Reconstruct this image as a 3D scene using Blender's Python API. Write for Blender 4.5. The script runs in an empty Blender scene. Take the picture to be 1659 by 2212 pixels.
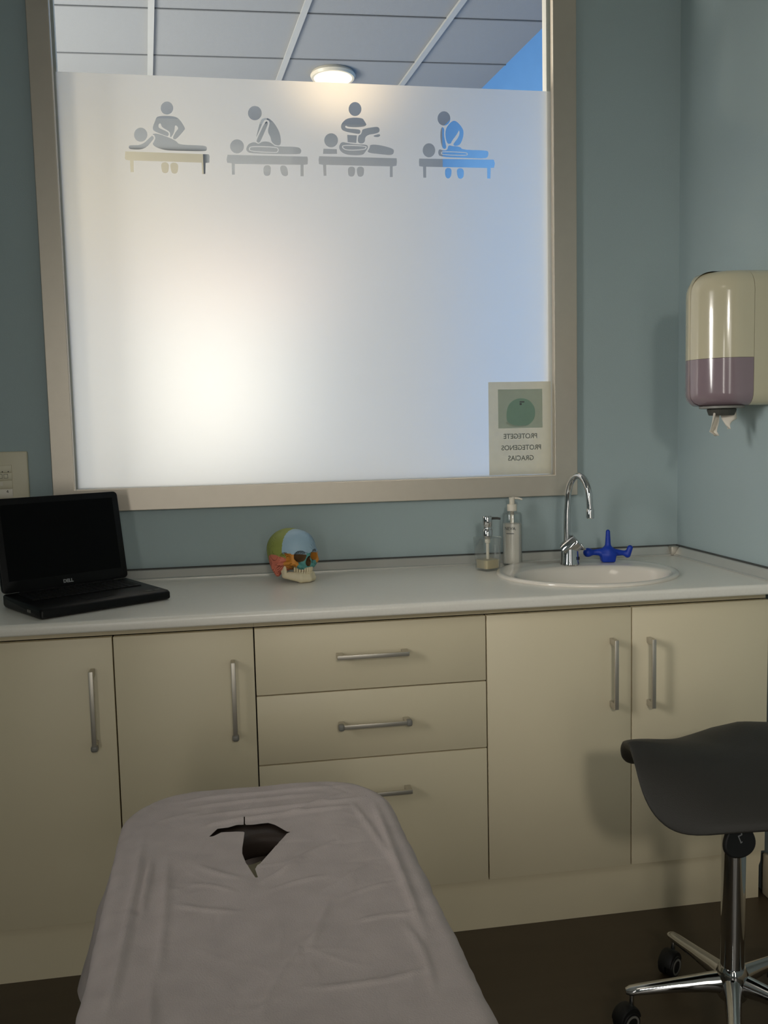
import bpy, bmesh, math, random
import numpy as np
from mathutils import Vector, Matrix, noise as mnoise
random.seed(7)
SC = bpy.context.scene
COL = SC.collection
PI = math.pi
# ------------------------------------------------------------------ camera, world, lights, exposure
cam_d = bpy.data.cameras.new('camera'); cam = bpy.data.objects.new('camera', cam_d); COL.objects.link(cam)
cam_d.sensor_fit = 'HORIZONTAL'; cam_d.sensor_width = 36.0; cam_d.lens = 1909.93/1659*36
cam_d.clip_start = 0.02
def cam_axes(yaw, pitch, roll):
    fw = Vector((math.sin(yaw)*math.cos(pitch), math.cos(yaw)*math.cos(pitch), math.sin(pitch)))
    rt = Vector((math.cos(yaw), -math.sin(yaw), 0)); up = rt.cross(fw)
    return rt*math.cos(roll)+up*math.sin(roll), up*math.cos(roll)-rt*math.sin(roll), fw
r_, u_, f_ = cam_axes(0.16002, -0.09032, -0.0228)
M = Matrix((r_, u_, -f_)).transposed().to_4x4(); M.translation = Vector((-0.0182, -2.7741, 1.3494))
cam.matrix_world = M
SC.camera = cam
SC.view_settings.view_transform = 'Standard'; SC.view_settings.look = 'None'
SC.view_settings.gamma = 1.0; SC.view_settings.use_curve_mapping = False
SC.view_settings.exposure = 0.12
SC.cycles.max_bounces = 10; SC.cycles.diffuse_bounces = 5; SC.cycles.glossy_bounces = 5
SC.cycles.transmission_bounces = 8; SC.cycles.transparent_max_bounces = 16
SC.cycles.use_denoising = True; SC.cycles.caustics_reflective = False; SC.cycles.sample_clamp_indirect = 4.0
W = bpy.data.worlds.new('world'); SC.world = W; W.use_nodes = True
W.node_tree.nodes['Background'].inputs[0].default_value = (0.55, 0.65, 0.8, 1)
W.node_tree.nodes['Background'].inputs[1].default_value = 0.15
def area(name, loc, target, size, power, color, size_y=None, shape='RECTANGLE', spread=PI):
    l = bpy.data.lights.new(name, 'AREA'); l.shape = shape; l.size = size
    if size_y: l.size_y = size_y
    l.energy = power; l.color = color; l.spread = spread
    o = bpy.data.objects.new(name, l); COL.objects.link(o); o.location = loc
    d = Vector(target)-Vector(loc); o.rotation_euler = d.to_track_quat('-Z', 'Y').to_euler()
    return o
# the treatment room: a lamp by the door behind the photographer, light through a tall glazed door and a narrow side light
area('lamp_by_the_door', (0.15, -4.75, 2.36), (1.0, -0.3, 0.70), 0.32, 2.5, (1.0, 0.95, 0.86), shape='DISK', spread=math.radians(62))
area('door_glass_light', (0.55, -4.93, 1.3), (0.45, 0, 1.0), 0.36, 6.4, (1.0, 0.95, 0.87), size_y=2.0)
area('side_glass_light', (-0.95, -4.93, 1.3), (-0.60, 0, 0.8), 0.26, 10.0, (1.0, 0.95, 0.87), size_y=1.7)
area('left_fill_light', (-1.70, -1.9, 1.75), (1.43, -.70, 1.15), 0.5, 4.2, (1.0, 0.97, 0.92), size_y=1.0, spread=math.radians(54))  # fill from the left, added to brighten the right wall
area('ceiling_fill_light', (0.1, -2.6, 2.96), (0.1, -2.6, 0), 0.5, 1.6, (1.0, 0.90, 0.76), size_y=0.5)  # unseen soft fill from above, added for ceiling bounce
# the room beyond the glass: daylight from its far left end, and its round ceiling lamp
area('corridor_daylight', (-2.1, .65, 1.3), (1.0, 1.5, 1.2), 1.3, 106, (1.0, 0.93, 0.84), size_y=1.5)
area('round_lamp_light', (0.47, 1.44, 2.94), (0.47, 1.44, 0), 0.19, 3.0, (1.0, 0.70, 0.38), shape='DISK')

area('warm_fill_light', (-1.05, 1.0, 2.96), (-1.05, 1.0, 0), 0.19, 11, (1.0, 0.80, 0.56), shape='DISK')  # unseen warm fill, added to warm the upper left of the film

# ------------------------------------------------------------------ materials
def lin(c):
    out = []
    for v in c:
        v /= 255.0
        out.append(v/12.92 if v <= 0.04045 else ((v+0.055)/1.055)**2.4)
    return tuple(out)
def mat(name, rgb, rough=0.5, metal=0.0, spec=0.5, var=0.05, scale=12.0, bump=0.0, bscale=120.0, coat=0.0, emit=None, estr=0.0, sheen=0.0, stretch=None):
    m = bpy.data.materials.new(name); m.use_nodes = True
    nt = m.node_tree; N = nt.nodes; L = nt.links; b = N['Principled BSDF']
    c = lin(rgb)
    tc = N.new('ShaderNodeTexCoord'); mp = N.new('ShaderNodeMapping'); L.new(tc.outputs['Object'], mp.inputs['Vector'])
    if stretch: mp.inputs['Scale'].default_value = stretch
    nz = N.new('ShaderNodeTexNoise'); nz.inputs['Scale'].default_value = scale; nz.inputs['Detail'].default_value = 4
    L.new(mp.outputs[0], nz.inputs['Vector'])
    mx = N.new('ShaderNodeMix'); mx.data_type = 'RGBA'
    mx.inputs['A'].default_value = tuple(max(0, v*(1-var)) for v in c)+(1,)
    mx.inputs['B'].default_value = tuple(min(1, v*(1+var)) for v in c)+(1,)
    L.new(nz.outputs['Fac'], mx.inputs['Factor']); L.new(mx.outputs['Result'], b.inputs['Base Color'])
    b.inputs['Roughness'].default_value = rough; b.inputs['Metallic'].default_value = metal
    b.inputs['Specular IOR Level'].default_value = spec
    b.inputs['Coat Weight'].default_value = coat; b.inputs['Coat Roughness'].default_value = 0.06
    if sheen: b.inputs['Sheen Weight'].default_value = sheen
    if emit: b.inputs['Emission Color'].default_value = lin(emit)+(1,); b.inputs['Emission Strength'].default_value = estr
    if bump:
        n2 = N.new('ShaderNodeTexNoise'); n2.inputs['Scale'].default_value = bscale; n2.inputs['Detail'].default_value = 3
        L.new(mp.outputs[0], n2.inputs['Vector'])
        bp = N.new('ShaderNodeBump'); bp.inputs['Strength'].default_value = bump; bp.inputs['Distance'].default_value = 0.002
        L.new(n2.outputs['Fac'], bp.inputs['Height']); L.new(bp.outputs[0], b.inputs['Normal'])
    return m
def clear_mat(name, tint, gloss=0.06, rough=0.02):
    m = bpy.data.materials.new(name); m.use_nodes = True; nt = m.node_tree; N = nt.nodes; L = nt.links
    N.remove(N['Principled BSDF'])
    t = N.new('ShaderNodeBsdfTransparent'); t.inputs[0].default_value = tint+(1,)
    g = N.new('ShaderNodeBsdfGlossy'); g.inputs['Roughness'].default_value = rough
    lw = N.new('ShaderNodeLayerWeight'); lw.inputs['Blend'].default_value = 0.25
    mt = N.new('ShaderNodeMath'); mt.operation = 'MULTIPLY'; mt.inputs[1].default_value = gloss*6
    ad = N.new('ShaderNodeMath'); ad.operation = 'ADD'; ad.inputs[1].default_value = gloss*0.5; ad.use_clamp = True
    L.new(lw.outputs['Fresnel'], mt.inputs[0]); L.new(mt.outputs[0], ad.inputs[0])
    mx = N.new('ShaderNodeMixShader'); L.new(ad.outputs[0], mx.inputs[0]); L.new(t.outputs[0], mx.inputs[1]); L.new(g.outputs[0], mx.inputs[2])
    L.new(mx.outputs[0], N['Material Output'].inputs['Surface'])
    return m
def film_mat():
    m = bpy.data.materials.new('frosted_film'); m.use_nodes = True; nt = m.node_tree; N = nt.nodes; L = nt.links
    N.remove(N['Principled BSDF'])
    rf = N.new('ShaderNodeBsdfRefraction'); rf.inputs['Roughness'].default_value = FILM_ROUGH; rf.inputs['IOR'].default_value = 1.30
    rf.inputs['Color'].default_value = (0.93, 0.93, 0.93, 1)
    tr = N.new('ShaderNodeBsdfTranslucent'); tr.inputs['Color'].default_value = (0.9, 0.9, 0.9, 1)
    df = N.new('ShaderNodeBsdfDiffuse'); df.inputs['Color'].default_value = (0.7, 0.7, 0.68, 1)
    nz = N.new('ShaderNodeTexNoise'); nz.inputs['Scale'].default_value = 60
    cr = N.new('ShaderNodeMapRange'); cr.inputs['To Min'].default_value = 0.55; cr.inputs['To Max'].default_value = 0.61
    L.new(nz.outputs['Fac'], cr.inputs['Value'])
    a = N.new('ShaderNodeMixShader'); L.new(cr.outputs[0], a.inputs[0]); L.new(rf.outputs[0], a.inputs[1]); L.new(tr.outputs[0], a.inputs[2])
    b = N.new('ShaderNodeMixShader'); b.inputs[0].default_value = 0.18; L.new(a.outputs[0], b.inputs[1]); L.new(df.outputs[0], b.inputs[2])
    L.new(b.outputs[0], N['Material Output'].inputs['Surface'])
    return m
def emit_mat(name, rgb, s):
    m = bpy.data.materials.new(name); m.use_nodes = True; nt = m.node_tree; N = nt.nodes
    N.remove(N['Principled BSDF']); e = N.new('ShaderNodeEmission'); e.inputs[0].default_value = lin(rgb)+(1,); e.inputs[1].default_value = s
    nt.links.new(e.outputs[0], N['Material Output'].inputs['Surface'])
    return m
FILM_ROUGH = 0.78
m_wall = mat('pale_blue_paint', (168, 184, 186), 0.85, var=0.03, scale=3, bump=0.25, bscale=260)
m_ceil = mat('ceiling_white', (225, 225, 220), 0.9, var=0.02, bump=0.2, bscale=300)
m_floor = mat('dark_brown_vinyl', (78, 66, 50), 0.42, var=0.16, scale=2.2, bump=0.05, stretch=(1, 9, 1))
m_frame = mat('satin_aluminium', (206, 197, 183), 0.40, 0.7, var=0.04, scale=30, bump=0.08, bscale=500)
m_trim = mat('brushed_steel_profile', (212, 209, 202), 0.30, 0.55, var=0.05, scale=20)
m_trimdark = mat('dark_rubber_lip', (70, 70, 68), 0.6)
m_cab = mat('cream_laminate', (224, 212, 182), 0.42, var=0.025, scale=5, bump=0.04, bscale=300)
m_cabin = mat('cabinet_carcass_shadow', (46, 40, 32), 0.8)  # dark colour puts shade into the gaps between the fronts
m_top = mat('pale_grey_laminate', (236, 232, 222), 0.28, spec=0.65, var=0.05, scale=160, bump=0.03, bscale=600)
m_edge = mat('worktop_edge', (205, 196, 188), 0.42, var=0.04, scale=40)
m_chrome = mat('chrome', (205, 205, 205), 0.07, 1.0, var=0.02)
m_steel = mat('satin_nickel', (196, 190, 178), 0.40, 0.75, var=0.03, scale=40)
m_cream_pl = mat('ivory_plastic', (214, 206, 180), 0.4, var=0.02)
m_white_pl = mat('white_plastic', (226, 218, 202), 0.35, var=0.02)
m_ceramic = mat('glazed_ceramic', (228, 221, 210), 0.10, spec=0.6, var=0.02, coat=0.5)
m_black = mat('black_plastic', (8, 8, 9), 0.42, spec=0.25, var=0.2, scale=60)
m_screen = mat('black_screen', (4, 4, 5), 0.30, spec=0.12, var=0.1)
m_key = mat('black_keys', (11, 11, 12), 0.5, spec=0.25, var=0.1)
m_logo = mat('silver_letters', (150, 150, 150), 0.4, 0.3)
m_vinyl = mat('black_vinyl_leather', (44, 42, 38), 0.55, spec=0.35, var=0.15, scale=8, bump=0.3, bscale=420)
m_brownvinyl = mat('dark_brown_vinyl_leather', (52, 42, 36), 0.6, spec=0.3, var=0.1, bump=0.2, bscale=400)
m_rubber = mat('black_rubber', (16, 16, 16), 0.6)
m_grey_pl = mat('grey_plastic', (128, 126, 120), 0.45)
m_dgrey_pl = mat('dark_grey_plastic', (66, 66, 60), 0.5)
m_blue = mat('blue_plastic', (2, 54, 168), 0.45, var=0.06, scale=30)
m_disp = mat('white_glossy_cover', (202, 193, 164), 0.16, spec=0.6, var=0.015, coat=0.6)
m_mauve = mat('mauve_glossy_window', (138, 120, 126), 0.16, spec=0.6, var=0.03, coat=0.6)
m_paper = mat('white_tissue', (226, 218, 204), 0.9, var=0.05, bump=0.4, bscale=200)
m_lotion = mat('white_lotion', (246, 238, 226), 0.5, spec=0.3, var=0.02)
m_soap = mat('cream_soap', (212, 196, 158), 0.3, var=0.05)
m_clear = clear_mat('clear_glass', (0.965, 0.98, 0.975), 0.0)
m_clearpl = clear_mat('clear_plastic', (0.972, 0.98, 0.978), 0.07, 0.10)
m_inlay = clear_mat('clear_cut_out', (0.90, 0.915, 0.94), 0.03)
m_film = film_mat()
m_ink = mat('grey_ink', (92, 98, 98), 0.8)
m_base = mat('beige_skirting', (196, 184, 158), 0.5, var=0.04, scale=20)
m_door = mat('door_brown', (150, 128, 98), 0.6, var=0.1, scale=4, stretch=(1, 1, .1))

# ------------------------------------------------------------------ mesh helpers
def link(name, me, m, parent=None, smooth=False):
    o = bpy.data.objects.new(name, me); COL.objects.link(o)
    if m is not None and not me.materials: me.materials.append(m)
    if parent is not None: o.parent = parent
    if smooth:
        for p in me.polygons: p.use_smooth = True
    return o
def bm_obj(name, bm, m, parent=None, smooth=False, autos=None):
    bmesh.ops.recalc_face_normals(bm, faces=bm.faces)
    me = bpy.data.meshes.new(name); bm.to_mesh(me); bm.free()
    o = link(name, me, m, parent, smooth or autos is not None)
    if autos is not None: me.set_sharp_from_angle(angle=math.radians(autos))
    return o
def pyd(name, v, f, m, parent=None, smooth=False, autos=None):
    me = bpy.data.meshes.new(name); me.from_pydata([tuple(map(float, p)) for p in v], [], [tuple(int(i) for i in q) for q in f]); me.update()
    bm = bmesh.new(); bm.from_mesh(me); bpy.data.meshes.remove(me)
    return bm_obj(name, bm, m, parent, smooth, autos)
def tag(o, label=None, cat=None, group=None, kind=None):
    if label: o['label'] = label
    if cat: o['category'] = cat
    if group: o['group'] = group
    if kind: o['kind'] = kind
    return o
def empty(name, loc=(0, 0, 0), rz=0, **k):
    o = bpy.data.objects.new(name, None); COL.objects.link(o); o.location = loc; o.rotation_euler = (0, 0, rz)
    o.empty_display_size = 0.05
    return tag(o, **k)
def add_box(bm, lo, hi, bev=0.0, seg=2, mtx=None):
    r = bmesh.ops.create_cube(bm, size=1.0)
    vs = r['verts']; c = [(a+b)/2 for a, b in zip(lo, hi)]; s = [b-a for a, b in zip(lo, hi)]
    for v in vs: v.co = Vector((v.co.x*s[0]+c[0], v.co.y*s[1]+c[1], v.co.z*s[2]+c[2]))
    if bev > 0:
        es = list({e for v in vs for e in v.link_edges})
        q = bmesh.ops.bevel(bm, geom=es, offset=min(bev, min(s)*0.49), segments=seg, profile=0.5, affect='EDGES')
        vs = list({v for f in q['faces'] for v in f.verts} | {v for v in vs if v.is_valid})
    if mtx is not None:
        bmesh.ops.transform(bm, matrix=mtx, verts=[v for v in vs if v.is_valid])
def box(name, lo, hi, m, parent=None, bev=0.0, seg=2, mtx=None):
    bm = bmesh.new(); add_box(bm, lo, hi, bev, seg, mtx)
    return bm_obj(name, bm, m, parent, autos=35 if bev else None)
def add_tube(bm, pts, rad, n=16, caps=True):
    pts = [Vector(p) for p in pts]; rads = rad if isinstance(rad, (list, tuple)) else [rad]*len(pts)
    rings = []; prev = None
    for i, p in enumerate(pts):
        t = (pts[min(i+1, len(pts)-1)]-pts[max(i-1, 0)]).normalized()
        if prev is None:
            a = Vector((0, 0, 1)) if abs(t.z) < 0.9 else Vector((1, 0, 0)); x = t.cross(a).normalized()
        else:
            x = (prev-t*prev.dot(t)).normalized()
        prev = x; y = t.cross(x)
        rings.append([bm.verts.new(p+(x*math.cos(2*PI*k/n)+y*math.sin(2*PI*k/n))*rads[i]) for k in range(n)])
    for a, b in zip(rings, rings[1:]):
        for k in range(n): bm.faces.new((a[k], a[(k+1) % n], b[(k+1) % n], b[k]))
    if caps: bm.faces.new(rings[0][::-1]); bm.faces.new(rings[-1])
def tube(name, pts, rad, m, parent=None, n=16, autos=40):
    bm = bmesh.new(); add_tube(bm, pts, rad, n); return bm_obj(name, bm, m, parent, autos=autos)
def add_lathe(bm, prof, n=32, mtx=None, closed=False):
    rings = []
    for r, z in prof:
        if r < 1e-6: rings.append([bm.verts.new((0, 0, z))])
        else: rings.append([bm.verts.new((r*math.cos(2*PI*k/n), r*math.sin(2*PI*k/n), z)) for k in range(n)])
    pairs = list(zip(rings, rings[1:])) + ([(rings[-1], rings[0])] if closed else [])
    for a, b in pairs:
        for k in range(n):
            q = [a[0]] if len(a) == 1 else [a[k], a[(k+1) % n]]
            w = [b[0]] if len(b) == 1 else [b[(k+1) % n], b[k]]
            if len(q)+len(w) > 2: bm.faces.new(q+w)
    if mtx is not None: bmesh.ops.transform(bm, matrix=mtx, verts=[v for r in rings for v in r])
def lathe(name, prof, m, parent=None, n=32, mtx=None, autos=40, closed=False):
    bm = bmesh.new(); add_lathe(bm, prof, n, mtx, closed); return bm_obj(name, bm, m, parent, autos=autos)
def T(*v): return Matrix.Translation(Vector(v))
def R(a, ax): return Matrix.Rotation(a, 4, ax)
def prism(name, poly, x0, x1, m, parent=None, axis='x', bev=0, autos=None):
    # poly in the plane across the axis
    bm = bmesh.new()
    P = (lambda t, a, b: (t, a, b)) if axis == 'x' else ((lambda t, a, b: (a, t, b)) if axis == 'y' else (lambda t, a, b: (a, b, t)))
    A = [bm.verts.new(P(x0, a, b)) for a, b in poly]; B = [bm.verts.new(P(x1, a, b)) for a, b in poly]
    n = len(poly)
    for i in range(n): bm.faces.new((A[i], A[(i+1) % n], B[(i+1) % n], B[i]))
    bm.faces.new(A[::-1]); bm.faces.new(B)
    if bev: bmesh.ops.bevel(bm, geom=list(bm.edges), offset=bev, segments=2, profile=.5, affect='EDGES')
    return bm_obj(name, bm, m, parent, autos=autos if autos else (35 if bev else None))
def chaikin(p, k=2):
    for _ in range(k):
        q = []
        for i in range(len(p)):
            a, b = p[i], p[(i+1) % len(p)]
            q += [(a[0]*.75+b[0]*.25, a[1]*.75+b[1]*.25), (a[0]*.25+b[0]*.75, a[1]*.25+b[1]*.75)]
        p = q
    return p
def flat(name, loops, m, parent=None, depth=0.0, bevel=0.0, mtx=None, bres=2):
    # loops are filled by the even-odd rule, so a loop inside a loop is a hole
    cu = bpy.data.curves.new(name, 'CURVE'); cu.dimensions = '2D'; cu.fill_mode = 'BOTH'
    cu.extrude = depth/2; cu.bevel_depth = bevel; cu.bevel_resolution = bres
    for lp in loops:
        s = cu.splines.new('POLY'); s.points.add(len(lp)-1)
        for pt, (x, y) in zip(s.points, lp): pt.co = (x, y, 0, 1)
        s.use_cyclic_u = True
    return curve_mesh(name, cu, m, parent, mtx)
def curve_mesh(name, cu, m, parent, mtx, autos=None):
    t = bpy.data.objects.new('tmp', cu); COL.objects.link(t)
    bpy.context.view_layer.update()
    me = bpy.data.meshes.new_from_object(t.evaluated_get(bpy.context.evaluated_depsgraph_get()))
    bpy.data.objects.remove(t); bpy.data.curves.remove(cu)
    me.name = name
    if mtx is not None: me.transform(mtx)
    me.materials.clear()
    return link(name, me, m, parent)
def text(name, body, size, m, parent, mtx, depth=0.0004, align='CENTER', bold=0.0):
    cu = bpy.data.curves.new(name, 'FONT'); cu.body = body; cu.size = size; cu.align_x = align; cu.align_y = 'CENTER'; cu.extrude = depth; cu.offset = bold
    return curve_mesh(name, cu, m, parent, mtx)
def cut(o, cutter):
    md = o.modifiers.new('cut', 'BOOLEAN'); md.operation = 'DIFFERENCE'; md.object = cutter; md.solver = 'EXACT'
    bpy.context.view_layer.update()
    me = bpy.data.meshes.new_from_object(o.evaluated_get(bpy.context.evaluated_depsgraph_get()))
    o.modifiers.clear(); old = o.data; me.name = old.name; o.data = me; bpy.data.meshes.remove(old)
    bpy.data.objects.remove(cutter)
def nets(fn, lo, hi, n):
    # smooth surface of the field fn < 0 (naive surface nets on a regular grid)
    lo = np.array(lo, float); hi = np.array(hi, float); h = (hi-lo).max()/n
    dims = np.ceil((hi-lo)/h).astype(int)+1
    ax = [lo[i]+h*np.arange(dims[i]) for i in range(3)]
    V = fn(*np.meshgrid(*ax, indexing='ij')); S = V < 0
    nx, ny, nz = [d-1 for d in dims]
    acc = np.zeros((nx, ny, nz, 3)); cnt = np.zeros((nx, ny, nz))
    cor = [(i, j, k) for i in (0, 1) for j in (0, 1) for k in (0, 1)]
    sl = lambda A, c: A[c[0]:c[0]+nx, c[1]:c[1]+ny, c[2]:c[2]+nz]
    for a in cor:
        for d in range(3):
            if a[d]: continue
            b = list(a); b[d] = 1
            va, vb = sl(V, a), sl(V, b); mk = sl(S, a) != sl(S, b)
            t = np.where(mk, va/np.where(mk, va-vb, 1), 0)
            for q in range(3):
                acc[..., q] += np.where(mk, a[q]+(t if q == d else 0), 0)
            cnt += mk
    act = cnt > 0
    idx = -np.ones((nx, ny, nz), int); idx[act] = np.arange(act.sum())
    ijk = np.argwhere(act)
    verts = lo+h*(ijk+acc[act]/cnt[act][:, None])
    faces = []
    for d in range(3):
        e1, e2 = [q for q in range(3) if q != d]
        s0 = [slice(None)]*3; s1 = [slice(None)]*3; s0[d] = slice(0, -1); s1[d] = slice(1, None)
        ch = np.argwhere(S[tuple(s0)] != S[tuple(s1)])
        for p in ch:
            if p[e1] == 0 or p[e2] == 0 or p[e1] >= dims[e1]-1 or p[e2] >= dims[e2]-1: continue
            q = []
            for da, db in ((1, 1), (0, 1), (0, 0), (1, 0)):
                c = p.copy(); c[e1] -= da; c[e2] -= db; q.append(idx[tuple(c)])
            if min(q) >= 0: faces.append(q)
    return verts, faces
def smin(a, b, k):
    h = np.clip(0.5+0.5*(b-a)/k, 0, 1); return b+(a-b)*h-k*h*(1-h)
def ell(P, c, r):
    q = [(P[i]-c[i])/r[i] for i in range(3)]; l = np.sqrt(sum(v*v for v in q)); return (l-1)*min(r)
def cap(P, a, b, ra, rb=None):
    rb = ra if rb is None else rb
    ab = [b[i]-a[i] for i in range(3)]; dd = sum(v*v for v in ab)
    t = np.clip(sum((P[i]-a[i])*ab[i] for i in range(3))/dd, 0, 1)
    return np.sqrt(sum((P[i]-a[i]-t*ab[i])**2 for i in range(3)))-(ra+(rb-ra)*t)
def rbox(P, c, h, r):
    q = [np.abs(P[i]-c[i])-(h[i]-r) for i in range(3)]
    return np.sqrt(sum(np.maximum(v, 0)**2 for v in q))+np.minimum(np.maximum(np.maximum(q[0], q[1]), q[2]), 0)-r

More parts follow.
